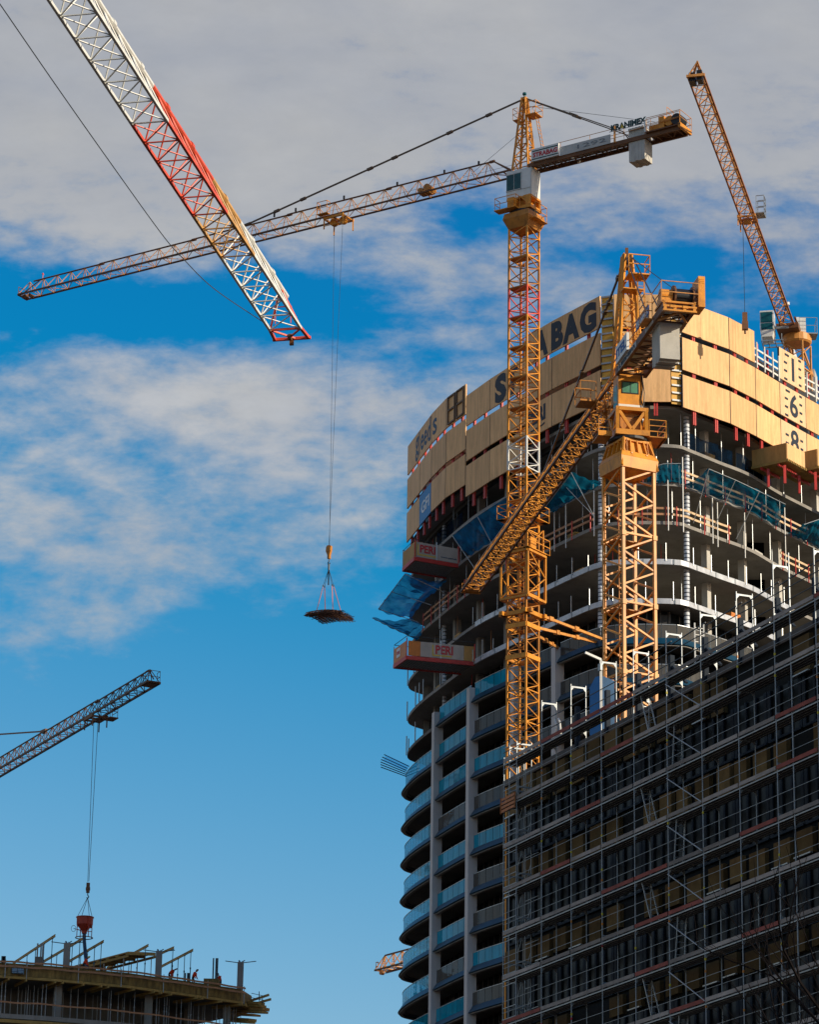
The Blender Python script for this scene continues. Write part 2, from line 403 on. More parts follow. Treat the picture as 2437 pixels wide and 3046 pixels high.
def s_at(xp, z, off=0., s0=5.):
    """arc length (on the face turned to the street) whose point stands at picture column xp"""
    prev = None; s = s0
    while s < 90:
        x = px(PL(s, off, z)[0])[0]
        if prev is not None and prev <= xp <= x: return s
        prev = x; s += .05
    return s
def frames(s0, s1, z, off=0., step=.7):
    n = max(1, int(math.ceil((s1 - s0) / step))); r = []
    for i in range(n + 1):
        p, nn, tt = PL(s0 + (s1 - s0) * i / n, off, z); r.append((p, nn, Z))
    return r

TO = V((20, 268, 0))
tower = thing('unfinished_tower', 'curved concrete high-rise under construction, bare floors above and glass balconies below', 'tower', TO)
def slab(k, t=.28, name='floor_slab', mat=concrete_dk):
    z = zk(k) + .14; mb = MB(); n = len(RING)
    vs = [V((p.x, p.y, z)) for p in RING] + [V((p.x, p.y, z - t)) for p in RING]
    mb.add(vs, [tuple(range(n))[::-1], tuple(range(n, 2 * n))] + [(i, (i + 1) % n, (i + 1) % n + n, i + n) for i in range(n)])
    o = mb.build(name, mat, tower)
    return o
for k in range(-5, 14): slab(k, mat=concrete if k < 2 else concrete_dk)
# dark core with shafts and walls, and the inner floors below
mb = MB()
for (x, y, w, d) in ((21, 272, 7.5, 9), (27, 262, 3.2, 4), (13, 277, 4, 6), (32, 276, 3.5, 6)):
    mb.box((x, y, 48), V((w, 0, 0)), V((0, d, 0)), V((0, 0, 48.2)))
mb.build('core_wall', concrete_dk, tower)
low = [V((p.x, p.y, 0)) for p in RING]
mb.prism(low, V((0, 0, zk(13) - .3))); lo_ = mb.build('lower_storeys', darkwall, tower)

SC1 = s_at(1302, 60); SC2 = s_at(1408, 60); SC3 = s_at(1541, 68); SC4 = s_at(1665, 68); SC5 = s_at(1789, 70); SC6 = s_at(2050, 72); SC7 = SC6 + 8; S_END = s_at(2440, 70)
ztop = zk(2) + .95
for sc, w in ((SC1, .62), (SC2, .62), (SC3, .62), (SC4, .62)):
    p, nn, tt = PL(sc, .18)
    MB().box(V((p.x, p.y, ztop / 2)), tt * w / 2, nn * .42, Z * ztop / 2).build('facade_column', column_m, tower)

# dark wall backing added behind the climbing screens, so their gaps read dark
for a_, b_, z0_, z1_ in ((2.6, SC4 + 3.2, 93.0, 98.9), (SC4 + 3.2, SC5 - .3, 94.0, 99.6), (SC5 - .3, S_END + 3, 93.6, 102.2)):
    mb = MB(); mb.sweep(frames(a_, b_, 0, -1.15, 1.), [(-.15, z0_), (.15, z0_), (.15, z1_), (-.15, z1_)]); mb.build('dark_backing', darkwall, tower)
# balconies of the clad storeys
BAYS = [(3.0, SC1 - .35), (SC1 + .35, SC2 - .35), (SC2 + .35, SC3 - .35), (SC3 + .35, SC4 - .35), (SC4 + .35, SC5), (SC5, SC6), (SC6, SC7)]
random.seed(11)
for k in range(2, 13):
    z = zk(k)
    for bi, (a, b) in enumerate(BAYS):
        if k > 7 and bi >= 3: continue
        if k == 2 and bi == 0: continue
        step = .5 if bi in (0, 5) else .9
        fr = frames(a, b, z, 0, step)
        fas = MB().sweep(fr, [(-.1, .16), (.12, .22), (.5, -.36), (.42, -.42), (-.1, -.24)]).build('balcony', navy, tower)
        # the pale rim under the fascia
        MB().sweep(frames(a + .1, b - .1, z, 0, step), [(.05, -.44), (.36, -.44), (.36, -.5), (.05, -.5)]).build('soffit_rim', concrete, fas)
        g = gl_sky_tint if bi == 0 else random.choice([gl_blue, gl_blue, gl_tan]) if bi == 1 else random.choice([gl_tan, gl_tan, gl_tan, gl_blue]) if bi == 2 else gl_tan
        if bi == 1 and k in (2, 3, 4, 7): g = gl_blue
        np_ = max(2, int(round((b - a) / (.95 if bi == 0 else 1.25)))); mb = MB(); tr = MB()
        for q in range(np_):
            s0 = a + (b - a) * q / np_ + .035; s1 = a + (b - a) * (q + 1) / np_ - .035
            p0, n0, _ = PL(s0, .12, z + .2); p1, n1, _ = PL(s1, .12, z + .2)
            mb.prism([p0, p1, p1 + Z * 1.1, p0 + Z * 1.1], -n0 * .02)
            tr.beam(p0 + Z * 1.13, p1 + Z * 1.13, .05, .05)
            tr.beam(p0 - n0 * .05, p0 - n0 * .05 + Z * 1.1, .035)
        mb.build('glass_railing', g, fas); tr.build('handrail', steel, fas)
    # recessed window wall
    if k <= 12:
        mb = MB(); fr = frames(3.2, S_END - 4, z + .15, -2.0, 1.2)
        pts = [f[0] for f in fr]
        mb.strip(pts, [p + Z * 2.85 for p in pts], 0)
        for i, f in enumerate(fr):
            mb.beam(f[0] + f[1] * .05, f[0] + f[1] * .05 + Z * 2.85, .11, .12, up=f[1], mi=1)
            if i % 5 == 2 and i + 1 < len(fr): mb.strip([f[0] + f[1] * .03, fr[i + 1][0] + fr[i + 1][1] * .03], [f[0] + f[1] * .03 + Z * 2.6, fr[i + 1][0] + fr[i + 1][1] * .03 + Z * 2.6], 2)
        mb.build('window_wall', [winglass, frame_dk, darkwall], tower)

# bright metal edge bands on the two storeys above the cladding
for k in (0, 1):
    a = s_at(1417, zk(k)); b = s_at(2350, zk(k)); MB().sweep(frames(a, b, zk(k), 0, .8), [(.01, -.24), (.13, -.24), (.13, .2), (.01, .2)]).build('edge_band', alu, tower)
    q = a + 1.2
    while q < b:
        p, nn, tt = PL(q, .145, zk(k) - .02); MB().box(p, tt * .05, nn * .02, Z * .2).build('band_joint', galv, tower); q += 2.45
# wrapped round columns at the nose, one per storey, and square columns further in
for k in range(-3, 3):
    z0 = zk(k) + .145
    for xp in (1788, 2043):
        s = s_at(xp, z0 + 1.5, -.55); p, nn, tt = PL(s, -.55, z0)
        MB().tube(p, p + Z * (H - .3), .235, 16).build('round_column', wrap_m, tower, origin=p, smooth=False)
    s = s_at(1322, z0 + 1.5, -1.2); p, nn, tt = PL(s, -1.2, z0)
    MB().tube(p, p + Z * (H - .3), .2, 14).build('round_column', wrap_m, tower, origin=p)
for k in range(-4, 3):
    z0 = zk(k) + .145
    for s in [8, 13.5, 19, 25, 31] + [SC6 + q for q in (4.5, 10, 16, 23)]:
        p, nn, tt = PL(s, -1.7, z0)
        MB().box(p + Z * (H - .285) / 2, tt * .24, nn * .3, Z * (H - .285) / 2).build('square_column', concrete_lt if s > 45 else concrete, tower)
# shores, mesh panels and stacked material on the bare floors
random.seed(31)
for k in (-3, -2, -1, 0, 1, 2):
    z0 = zk(k) + .145
    for q in range(11 if k < 1 else 7):
        s_ = random.uniform(12, S_END - 2); p, nn, tt = PL(s_, -random.uniform(.9, 4.5), z0); mb = MB()
        mb.tube(p, p + Z * 1.9, .045, 6); mb.tube(p + Z * 1.8, p + Z * (H - .3), .033, 6); mb.box(p + Z * .02, V((.09, 0, 0)), V((0, .09, 0)), Z * .02)
        mb.build('shoring_prop', random.choice([galv, galv, timber_rd, redsteel]), tower, origin=p)
mesh_nv = netting('navy edge mesh', (.006, .02, .045), .75)
for k, a_, b_ in ((-3, SC6 + .5, SC6 + 6.5), (-3, SC6 + 7, SC6 + 13), (-3, 9, 15), (-3, 17, 24), (-2, SC6 + 9, SC6 + 17), (-4, SC6 + 1, SC6 + 12)):
    fr = frames(a_, b_, zk(k) + .15, -.35, 1.1); mb = MB(); pts = [f[0] for f in fr]; mb.strip(pts, [p + Z * (1.5 + .1 * math.sin(i * 2.1)) for i, p in enumerate(pts)]); mb.build('edge_mesh', mesh_nv, tower)
for k, s_, L_, h_, m_ in ((-3, SC6 + 4, 1.4, .7, timber), (-2, SC6 + 6.5, 1.1, .9, ply_dk), (-1, SC6 + 11, 1.6, .6, concrete_lt), (0, SC6 + 3.5, 1.2, .5, timber), (0, SC5 - 4, 1.3, .6, ply_dk), (1, SC6 + 7, 1.5, .8, orangeplast), (-1, SC5 - 5, 1.2, .7, timber), (0, 22, 1.5, .8, ply_dk), (1, 17, 1.2, .7, timber)):
    p, nn, tt = PL(s_, -1.0, zk(k) + .15); mb = MB()
    for q in range(4): mb.box(p + Z * (h_ * (q + .5) / 4) + tt * random.uniform(-.1, .1), tt * L_ * random.uniform(.4, .5), nn * .35, Z * (h_ / 8 - .01))
    mb.build('material_stack', m_, tower)
# posts along the open edges
random.seed(5)
post0 = None; npost = 0
def post(p, h, r=.035):
    global npost
    npost += 1
    MB().tube(p, p + Z * h, r, 6).build('guard_post', steel, tower, origin=p)
for k in (0, 1):
    s = s_at(1412, zk(k)); e = s_at(2335, zk(k)); i = 0
    while s < e:
        p, nn, tt = PL(s, .16, zk(k) + .05); post(p, random.choice([1.45, 1.5, 1.55, 1.05]), .04)
        s += random.choice([2.2, 2.3, 1.9, 2.6]); i += 1
for k, xs in ((0, (1224, 1231, 1238, 1310, 1316)), (1, (1224, 1236, 1247, 1259, 1310, 1316)), (2, (1217, 1226, 1235))):
    for xp in xs:
        s = s_at(xp, zk(k) + .6, .1, 2.) if xp > 1228 else 6.7 + (xp - 1217) * .1
        p, nn, tt = PL(s, .1, zk(k) + .05); post(p, 1.8, .06)
for k in (-4, -3, -2):
    s = s_at(1330, zk(k)); e = s_at(2430, zk(k))
    while s < e:
        zz = zk(k + 1); p, nn, tt = PL(s, -.25 - random.random() * .5, zz + .145); post(p, H - .3, .032)
        s += random.choice([2.1, 2.9, 3.6, 4.4])
# tall poles that pass several slab edges on the street side
for xp, y0, y1, w in ((1988, 1370, 1578, .05), (2034, 1360, 1583, .055), (2122, 1480, 1617, .05), (2136, 1495, 1627, .05), (2218, 1525, 1660, .05), (2340, 1510, 1690, .05), (1860, 1385, 1560, .045),
                     (1683, 1500, 1630, .05), (1767, 1460, 1595, .05), (1649, 1505, 1640, .04), (1308, 1745, 1870, .04)):
    s = s_at(xp, 82, .3); p, nn, tt = PL(s, .3, 0); D = math.hypot(p.x, p.y)
    a = V((p.x, p.y, atD(xp, y1, D).z)); b = V((p.x, p.y, atD(xp, y0, D).z)); MB().tube(a, b, w, 6).build('net_pole', white, tower, origin=a)

# timber guard rails on bare slab edges
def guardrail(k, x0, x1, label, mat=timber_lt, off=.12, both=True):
    a = s_at(x0, zk(k) + .8); b = s_at(x1, zk(k) + .8); p0 = PL((a + b) / 2, off, zk(k) + .14)[0]
    t = thing('timber_guardrail', label, 'guardrail', p0, 'timber guardrails on the bare slab edges')
    for h in (.55, 1.05):
        MB().sweep(frames(a, b, zk(k) + .14 + h, off, 1.2), [(-.03, -.09), (.04, -.09), (.04, .09), (-.03, .09)]).build('rail', mat, t)
    n = max(2, int((b - a) / 2.4))
    for i in range(n + 1):
        p, nn, tt = PL(a + .3 + (b - a - .6) * i / n, off + .07, zk(k) - .3)
        MB().beam(p, p + Z * 1.65, .07, .07, up=nn).build('post', redsteel, t)
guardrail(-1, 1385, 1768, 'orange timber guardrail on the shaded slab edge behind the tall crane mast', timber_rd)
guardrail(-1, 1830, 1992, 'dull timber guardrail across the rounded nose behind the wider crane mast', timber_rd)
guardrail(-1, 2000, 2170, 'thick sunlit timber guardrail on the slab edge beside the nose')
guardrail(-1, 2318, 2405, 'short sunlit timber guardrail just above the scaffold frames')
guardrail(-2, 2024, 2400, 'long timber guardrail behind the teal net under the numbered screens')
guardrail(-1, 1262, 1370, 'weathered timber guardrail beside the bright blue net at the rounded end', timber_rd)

# ================================================================ climbing protection screens
PH, GAP = 2.83, .45
SCREENS = 'plywood climbing screens round the top floors'
def screen(a, b, z0, label, rows=3, walk=(0, 1), mats=None, seam=True, name='climbing_screen', rails=True, tops=None):
    a = V((a[0], a[1], 0)); b = V((b[0], b[1], 0)); t = (b - a); L = t.length; t.normalize(); n = V((t.y, -t.x, 0))
    o = a + Z * z0
    th = thing(name, label, 'screen', o, SCREENS)
    pan = []
    for r in range(rows):
        zb = z0 + r * (PH + GAP)
        c = a + t * L / 2 + Z * (zb + PH / 2)
        m = ply if mats is None else mats[r]
        p = MB().box(c, t * (L / 2 - .045), n * .06, Z * PH / 2).build('panel', m, th)
        pan.append(p)
        MB().box(a + t * .02 + Z * (zb + PH / 2) - n * .02, t * .018, n * .075, Z * PH / 2).build('edge_strip', ink, p)
        if r in walk: MB().box(a + t * L / 2 - n * .75 + Z * (zb + PH + .06), t * (L / 2 - .05), n * .6, Z * .05).build('walkway', board_gr, th)
    if rails:
        for f in (.27, .73):
            for d in (-.1, .1):
                q = a + t * (L * f + d) - n * .16
                MB().beam(q + Z * (z0 - 1.15), q + Z * (z0 + rows * (PH + GAP) - .7), .13, .16, up=n).build('climbing_rail', redsteel, th)
    return th, pan, o, t, n, L
def on_panel(S, r, xp, dz=0.):
    """point on the outer face of row r that stands at picture column xp"""
    th, pan, o, t, n, L = S; z = o.z + r * (PH + GAP) + PH / 2 + dz
    best = min(((abs(px(o + t * (L * i / 400) + Z * (z - o.z))[0] - xp), i) for i in range(-40, 441)))
    return V((o.x, o.y, 0)) + t * (L * best[1] / 400) + n * .065 + Z * z
G1 = [(-.19, 279.3), (.95, 274.6), (1.95, 270.5), (3.2, 266.5), (4.87, 262.85)]
sA = screen(G1[0], G1[1], 93.4, 'shaded plywood screen with a small letter g, last of the row beside open sky', walk=(0,))
sB = screen(G1[1], G1[2], 93.4, 'shaded plywood screen whose bottom panel is blue with white letters', walk=(0,), mats=[blue_board, ply, ply])
sC = screen(G1[2], G1[3], 93.4, 'shaded plywood screen with a slate letter s, next to the raised double frame', walk=(0,))
sH = screen(G1[3], G1[4], 93.4, 'shaded plywood screen with a raised double frame near its top', walk=(0,))
G2 = [(4.9, 262.75), (6.87, 258.5), (9.75, 253.0)]
s1 = screen(G2[0], G2[1], 92.2, 'blank shaded plywood screen between the raised double frame and the giant S', walk=(0,))
s2 = screen(G2[1], G2[2], 92.2, 'shaded plywood screen with a giant dark S half behind the tall crane mast', walk=(0,))
G3 = [(9.95, 252.75), (11.78, 249.5), (15.5, 243.75)]
s3 = screen(G3[0], G3[1], 94.0, 'shaded plywood screen behind the tall crane mast with small lettering on its bottom panel', walk=(0,))
s4 = screen(G3[1], G3[2], 94.0, 'wide shaded plywood screen with giant dark letters ending in G', walk=(0,))
# lettering
def letters(S, r, items, size, mat, dz=0., bold=.03, width=None):
    th, pan, o, t, n, L = S
    for ch, xp, w, h in items:
        mb = MB(); mb.text(ch, on_panel(S, r, xp, dz), t, Z, h, w, bold, .03)
        mb.build('lettering', mat, pan[r])
def hletter(S, r, ch, xp, w, h, mat, dz=0., bold=.03): letters(S, r, [(ch, xp, w, h)], 1, mat, dz, bold)
hletter(sA, 2, 'g', 1243, 1.05, 2.3, ink_blue, -.15, .015); hletter(sA, 2, 'l', 1249.5, .2, 2.2, ink_blue, .15, 0)
hletter(sB, 2, 'e', 1258.5, 1.1, 1.5, ink_blue, -.1, .015); hletter(sB, 2, 'e', 1268.5, 1.1, 1.5, ink_blue, -.1, .015); hletter(sB, 2, 'd', 1279.5, 1.1, 2.25, ink_blue, .2, .015)
hletter(sC, 2, 's', 1296, 1.15, 1.5, ink_blue, -.1, .015)
hletter(sB, 0, 'GFI', 1267.5, 2.9, 1.15, white_ink, 0, .02)
hletter(s2, 2, 'S', 1492, 2.0, 2.6, ink, -.05, .06); hletter(s2, 2, 'T', 1527, 1.8, 2.5, ink, -.05, .06)
hletter(s3, 2, 'R', 1568, 1.0, 2.2, ink, -.05, .06); hletter(s3, 2, 'A', 1612, 2.2, 2.45, ink, -.05, .06)
hletter(s4, 2, 'B', 1660, 1.7, 2.45, ink, -.05, .06); hletter(s4, 2, 'A', 1701, 2.35, 2.45, ink, -.05, .06); hletter(s4, 2, 'G', 1752, 2.3, 2.6, ink, -.05, .06)
hletter(s3, 0, 'PERI', 1598, 2.9, 1.4, ink, .25, .05)
th, pan, o, t, n, L = s3
c = on_panel(s3, 0, 1601, -1.0)
MB().prism([c + t * -1.1 + Z * -.02, c + t * .9 + Z * .1, c + t * 1.15 + Z * .18, c + t * 1.15 + Z * .3, c + t * .8 + Z * .2, c + t * -1.1 + Z * .12], n * .03).build('lettering', ink, pan[0])
th, pan, o, t, n, L = sH
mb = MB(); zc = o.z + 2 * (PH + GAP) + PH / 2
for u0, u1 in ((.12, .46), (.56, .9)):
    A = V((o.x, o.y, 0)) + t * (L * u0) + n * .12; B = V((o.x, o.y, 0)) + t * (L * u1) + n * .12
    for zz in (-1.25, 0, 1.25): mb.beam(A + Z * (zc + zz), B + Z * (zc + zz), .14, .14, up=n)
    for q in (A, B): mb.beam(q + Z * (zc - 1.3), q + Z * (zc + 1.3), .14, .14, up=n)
mb.build('raised_frame', paint('shadow toned batten', (.16, .095, .05), .6, var=.2), pan[2])  # battens coloured dark to paint the frame's shadow outlines

# nose unit: plywood face between two columns of yellow shuttering
sN = screen((16.5, 242.85), (21.15, 242.75), 93.75, 'medium lit plywood screen facing the street at the nose between shuttering columns', rows=3, walk=(), rails=True)
for aa, bb, lab in (((15.55, 243.5), (16.45, 243.1), 'column of yellow shuttering with steel walers beside the giant letter G'), ((21.2, 242.95), (22.0, 243.2), 'column of yellow shuttering with steel walers beside the widest sunlit screen')):
    a = V((*aa, 0)); b = V((*bb, 0)); t = (b - a).normalized(); n = V((t.y, -t.x, 0)); L = (b - a).length
    th = thing('shuttering_column', lab, 'shuttering', a + Z * 93.6, 'yellow shuttering columns beside the nose screen'); th['kind'] = 'thing'
    MB().box((a + b) / 2 - n * .1 + Z * (93.7 + 4.75), t * L / 2, n * .05, Z * 4.75).build('board', shutter, th)
    for i in range(15): 
        q = 94.0 + .65 * i; MB().beam(a + n * .05 + Z * q, b + n * .05 + Z * q, .14, .1, up=n).build('waler', steel, th)
# sunlit right-hand units
RP = [(22.05, 242.95), (26.3, 246.6), (28.77, 249.6), (31.2, 252.95), (33.8, 256.35), (36.6, 259.9), (39.4, 263.4)]
r1 = screen(RP[0], RP[1], 93.4, 'widest sunlit blank plywood screen, next to a yellow shuttering column')
r2 = screen(RP[1], RP[2], 93.4, 'sunlit blank plywood screen between the wide one and the open rails')
r3 = screen(RP[2], RP[3], 93.4, 'sunlit two-panel plywood screen topped by white rails, between blank screens and numbers', rows=2)
r4 = screen(RP[3], RP[4], 93.4, 'pale sunlit plywood screen marked with the numbers 1, 6 and 8', mats=[ply_pale] * 3)
r5 = screen(RP[4], RP[5], 93.4, 'sunlit two-panel plywood screen beyond the numbers, above a timber tray', rows=2)
r6 = screen((36.1, 258.3), (39.2, 262.1), 88.6, 'single sunlit plywood panel hanging low beneath a timber tray', rows=1, walk=())
for r, ch in ((2, '1'), (1, '6'), (0, '8')):
    th, pan, o, t, n, L = r4
    c = V((o.x, o.y, 0)) + t * (L * .53) + n * .065 + Z * (o.z + r * (PH + GAP) + PH / 2)
    mb = MB(); mb.text(ch, c, t, Z, 2.1, .4 if ch == '1' else 1.35, .02, .03); mb.build('numeral', ink, pan[r])
    for i, (u, ww) in enumerate(((-1.25, .5), (1.15, .42))):
        for j, q in enumerate((-1.2, -.45, .3, 1.05)):
            if ch != '8' or q < 1: MB().prism([c + t * (u + (.18 if j == 3 and i == 0 else 0) - ww / 2) + Z * (q - .09 + i * .12), c + t * (u + ww / 2 + (.35 if j == 3 and i == 0 else 0)) + Z * (q - .09 + i * .12), c + t * (u + ww / 2 + (.35 if j == 3 and i == 0 else 0)) + Z * (q + .09 + i * .12), c + t * (u + (.18 if j == 3 and i == 0 else 0) - ww / 2) + Z * (q + .09 + i * .12)], n * .03).build('tick_mark', ink, pan[r])
def white_rails(a, b, z0, label):
    a = V((*a, 0)); b = V((*b, 0)); th = thing('white_edge_rails', label, 'guardrail', a + Z * z0, 'white rails above the shorter screens')
    L = (b - a).length; t = (b - a).normalized(); n = V((t.y, -t.x, 0))
    for q in (.5, 1.1, 1.7): MB().beam(a + Z * (z0 + q), b + Z * (z0 + q), .07, .16, up=Z).build('rail', white, th)
    for f in (.06, .38, .72, .97):
        p = a + t * L * f + n * .08; MB().beam(p + Z * z0, p + Z * (z0 + 2.3), .12, .1, up=n).build('post', white, th)
    for f in (.2, .62): 
        p = a + t * L * f - n * .2; MB().beam(p + Z * z0, p + Z * (z0 + 2.4), .13, .14, up=n).build('climbing_rail', redsteel, th)
white_rails(RP[2], RP[3], 99.6, 'white posts and rails between the blank sunlit screens and the numbers')
white_rails(RP[4], RP[5], 99.6, 'white posts and rails beyond the numbers, below a crane sign')

banner_m = paint('dusty and shaded white banner', (.46, .42, .36), .7, var=.12, scale=.8, dirt=.3, dirt_rgb=(.25, .22, .17))  # white dulled both for dirt and for the shade it hangs in
# ================================================================ loading platforms
def platform(near_out, inner, far_out, label, wall_h, top_rail, sign):
    a, b, c = near_out, inner, far_out
    u = b - a; w = c - a; d = b + w
    th = thing('loading_platform', label, 'loading platform', a, 'loading platforms with red edge beams')
    MB().prism([a + Z * .02, b + Z * .02, d + Z * .02, c + Z * .02], Z * .14).build('deck', board_gr, th)
    mb = MB()
    for i in range(1, 24): mb.beam(a + u * (i / 24) - Z * .05, c + u * (i / 24) - Z * .05, .07, .12)
    mb.build('under_ribs', steel, th)
    mb = MB()
    for p, q in ((a, b), (a, c), (c, d)): mb.beam(p - Z * .02, q - Z * .02, .16, .34)
    mb.build('edge_beam', redsteel, th)
    ud = u.normalized(); wd = w.normalized()
    nf = ud.cross(Z)
    if nf.y > 0: nf = -nf
    L = u.length; z1 = Z * .2
    # street side: brown end boards and a white middle board with the sign
    for f0, f1, m, nm in sign['boards']:
        MB().box(a + ud * (L * (f0 + f1) / 2) + Z * (.2 + wall_h / 2), ud * (L * (f1 - f0) / 2 - .01), nf * .03, Z * wall_h / 2).build(nm, m, th)
    nl = -wd.cross(Z)
    if nl.dot(ud) > 0: nl = -nl
    MB().box(a + w / 2 + Z * (.2 + wall_h * .5), w / 2, nl * .03, Z * wall_h * .5).build('side_board', ply_dk if sign.get('side') is None else sign['side'], th)
    MB().box(c + u / 2 + Z * (.2 + wall_h * .3), u / 2, nf * .03, Z * wall_h * .3).build('back_board', ply_dk, th)
    for p in (a, b, c, d, a + u * .5): MB().beam(p + Z * .1, p + Z * (wall_h + .45), .09, .09).build('corner_post', redsteel if p is a or p is b else steel, th)
    mb = MB(); mb.tube(a + Z * top_rail, b + Z * top_rail, .03, 5); mb.tube(a + Z * top_rail, c + Z * top_rail, .03, 5); mb.tube(c + Z * top_rail, d + Z * top_rail, .03, 5); mb.build('top_rail', cable, th)
    for txt, f, zz, h, wd_, m in sign['text']:
        MB().text(txt, a + ud * (L * f) + nf * .04 + Z * (.2 + wall_h * zz), ud, Z, h, wd_, .03, .02).build('lettering', m, th)
    f0, f1 = sign['bar']; MB().box(a + ud * (L * (f0 + f1) / 2) + nf * .045 + Z * (.2 + wall_h * .16), ud * (L * (f1 - f0) / 2), nf * .01, Z * .05).build('sign_stripe', yellow_ink, th)
    MB().box(a + ud * (L * f0) + nf * .045 + Z * (.2 + wall_h * .5), ud * .05, nf * .01, Z * wall_h * .36).build('sign_stripe', yellow_ink, th)
    return th, a, ud, wd, nl, L
zp = zk(-2) - .05
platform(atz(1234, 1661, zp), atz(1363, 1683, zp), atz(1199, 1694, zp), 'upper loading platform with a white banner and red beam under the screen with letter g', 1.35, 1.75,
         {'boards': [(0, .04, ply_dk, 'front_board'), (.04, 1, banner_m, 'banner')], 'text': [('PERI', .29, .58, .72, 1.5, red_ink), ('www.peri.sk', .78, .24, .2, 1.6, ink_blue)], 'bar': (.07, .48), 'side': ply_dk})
zp = zk(1) - .02
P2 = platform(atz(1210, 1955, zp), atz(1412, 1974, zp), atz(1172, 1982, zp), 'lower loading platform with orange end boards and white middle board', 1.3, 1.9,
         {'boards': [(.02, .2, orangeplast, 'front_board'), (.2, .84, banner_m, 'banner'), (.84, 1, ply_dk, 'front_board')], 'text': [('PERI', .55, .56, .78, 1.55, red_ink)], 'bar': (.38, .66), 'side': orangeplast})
th, a, ud, wd, nl, L = P2
w2 = (atz(1172, 1982, zp) - a)
c = a + w2 * .62 + nl * .045 + Z * .9
MB().box(c, wd * .42, nl * .012, Z * .4).build('small_sign', white_ink, th)
MB().text('PERI', c + nl * .02, -wd, Z, .28, .62, .03, .02).build('lettering', red_ink, th)

# timber trays under the numbered screens
def tray(xc, yb, xl, xr, h, label, out=3.6, zbot=None):
    s = s_at(xc, zbot, out); p, nn, tt = PL(s, out, zbot)
    return p, nn, tt
def timber_tray(corner, t, n, L1, L2, h, label):
    """corner: outer corner turned to the street, t along the facade, n outward"""
    a = V(corner); th = thing('timber_tray', label, 'platform', a, 'timber trays under the right-hand screens')
    b = a + t * L1; c = a - n * L2; d = b - n * L2
    for p, q, nm in ((a, b, 'street_board'), (a, c, 'end_board'), (b, d, 'end_board'), (c, d, 'back_board')):
        dd = (q - p).normalized(); MB().box((p + q) / 2 + Z * h / 2, dd * (q - p).length / 2, dd.cross(Z) * .05, Z * h / 2).build(nm, ply if nm == 'street_board' else ply_dk, th)  # end boards get darker plywood, painting their shaded side
    MB().prism([a + Z * .1, b + Z * .1, d + Z * .1, c + Z * .1], Z * .06).build('deck', ply_dk, th)
    mb = MB(); k = 11
    for i in range(k + 1): mb.beam(a + t * (L1 * i / k) - Z * .12 + n * .15, c + t * (L1 * i / k) - Z * .12 - n * .1, .1, .22)
    mb.build('joists', timber, th)
    mb = MB()
    for f in (.25, .75): mb.beam(a - n * (L2 * f) - Z * .34, b - n * (L2 * f) - Z * .34, .16, .2)
    mb.build('bearer', redsteel, th)
    for f in (.12, .6):
        p = a - n * (L2 * f) + t * (L1 * .1) ; MB().beam(p - Z * 2.0, p - Z * .4, .2, .22).build('bracket_leg', redsteel, th)
tdir = (V((33.8, 256.35, 0)) - V((31.2, 252.95, 0))).normalized(); ndir = V((tdir.y, -tdir.x, 0))
zt = 91.2
s = s_at(2341, zt, 3.3); p, nn, tt = PL(s, 3.3, zt)
timber_tray(p, tdir, ndir, 2.9, 3.3, 1.4, 'closed timber tray hanging below the number 8')
s = s_at(2432, zt + 1.1, 3.3); p, nn, tt = PL(s, 3.3, zt + 1.1)
timber_tray(p, tdir, ndir, 2.9, 3.3, 1.5, 'timber tray below the two-panel screen beyond the numbers')

# ================================================================ safety nets
def net(grid, label, mat, struts=(), rope=True, n=20, sag=.35, cat='safety net'):
    """grid: two world polylines (inner edge, outer edge); the cloth hangs between them in folds"""
    A, B = grid; th = thing('safety_net', label, cat, (A[0] + A[-1] + B[0] + B[-1]) / 4, 'safety nets round the bare floors')
    def along(P, t):
        L = [(b - a).length for a, b in zip(P, P[1:])]; tot = sum(L); d = t * tot
        for i, l in enumerate(L):
            if d <= l or i == len(L) - 1: return P[i] + (P[i + 1] - P[i]) * (d / l if l else 0)
            d -= l
    m = 44; vs = []; fs = []
    for i in range(m + 1):
        for j in range(n + 1):
            t = i / m; w = j / n; p = along(A, t) * (1 - w) + along(B, t) * w
            fo = (noise.noise(V((t * 7, w * 2.2, len(label) * .7))) * .3 + noise.noise(V((t * 22, w * 5, len(label)))) * .13)
            p = p + Z * (fo * math.sin(math.pi * min(1, max(0, t))) ** .4 * (.3 + .7 * math.sin(math.pi * w)))
            p = p - Z * (sag * math.sin(math.pi * w) * (.55 + .45 * abs(math.sin(t * math.pi * 3.))) + .07 * math.sin(t * 41 + w * 5) + .06 * math.sin(w * 19 + t * 7))
            vs.append(p)
    for i in range(m):
        for j in range(n): fs.append((i * (n + 1) + j, (i + 1) * (n + 1) + j, (i + 1) * (n + 1) + j + 1, i * (n + 1) + j + 1))
    MB().add(vs, fs).build('mesh_cloth', mat, th, smooth=True)
    if rope: MB().path(B, .035, 5).build('edge_rope', galv, th)
    for a, b in struts: MB().tube(a, b, .035, 5).build('strut', steel, th)
    return th
def edge(k, xs, off=0., dz=0.):
    r = []
    for x in xs:
        s = s_at(x, zk(k) + dz, off) if x is not None else 3.
        r.append(PL(s, off, zk(k) + dz)[0])
    return r
def outp(pairs, out, k=0):
    """points a given distance outside the slab edge that stand at picture positions"""
    r = []
    for x, y in pairs:
        s = s_at(x, 84, out, 1.); p = PL(s, out, 0)[0]; q = atD(x, y, math.hypot(p.x, p.y)); r.append(V((p.x, p.y, q.z)))
    return r
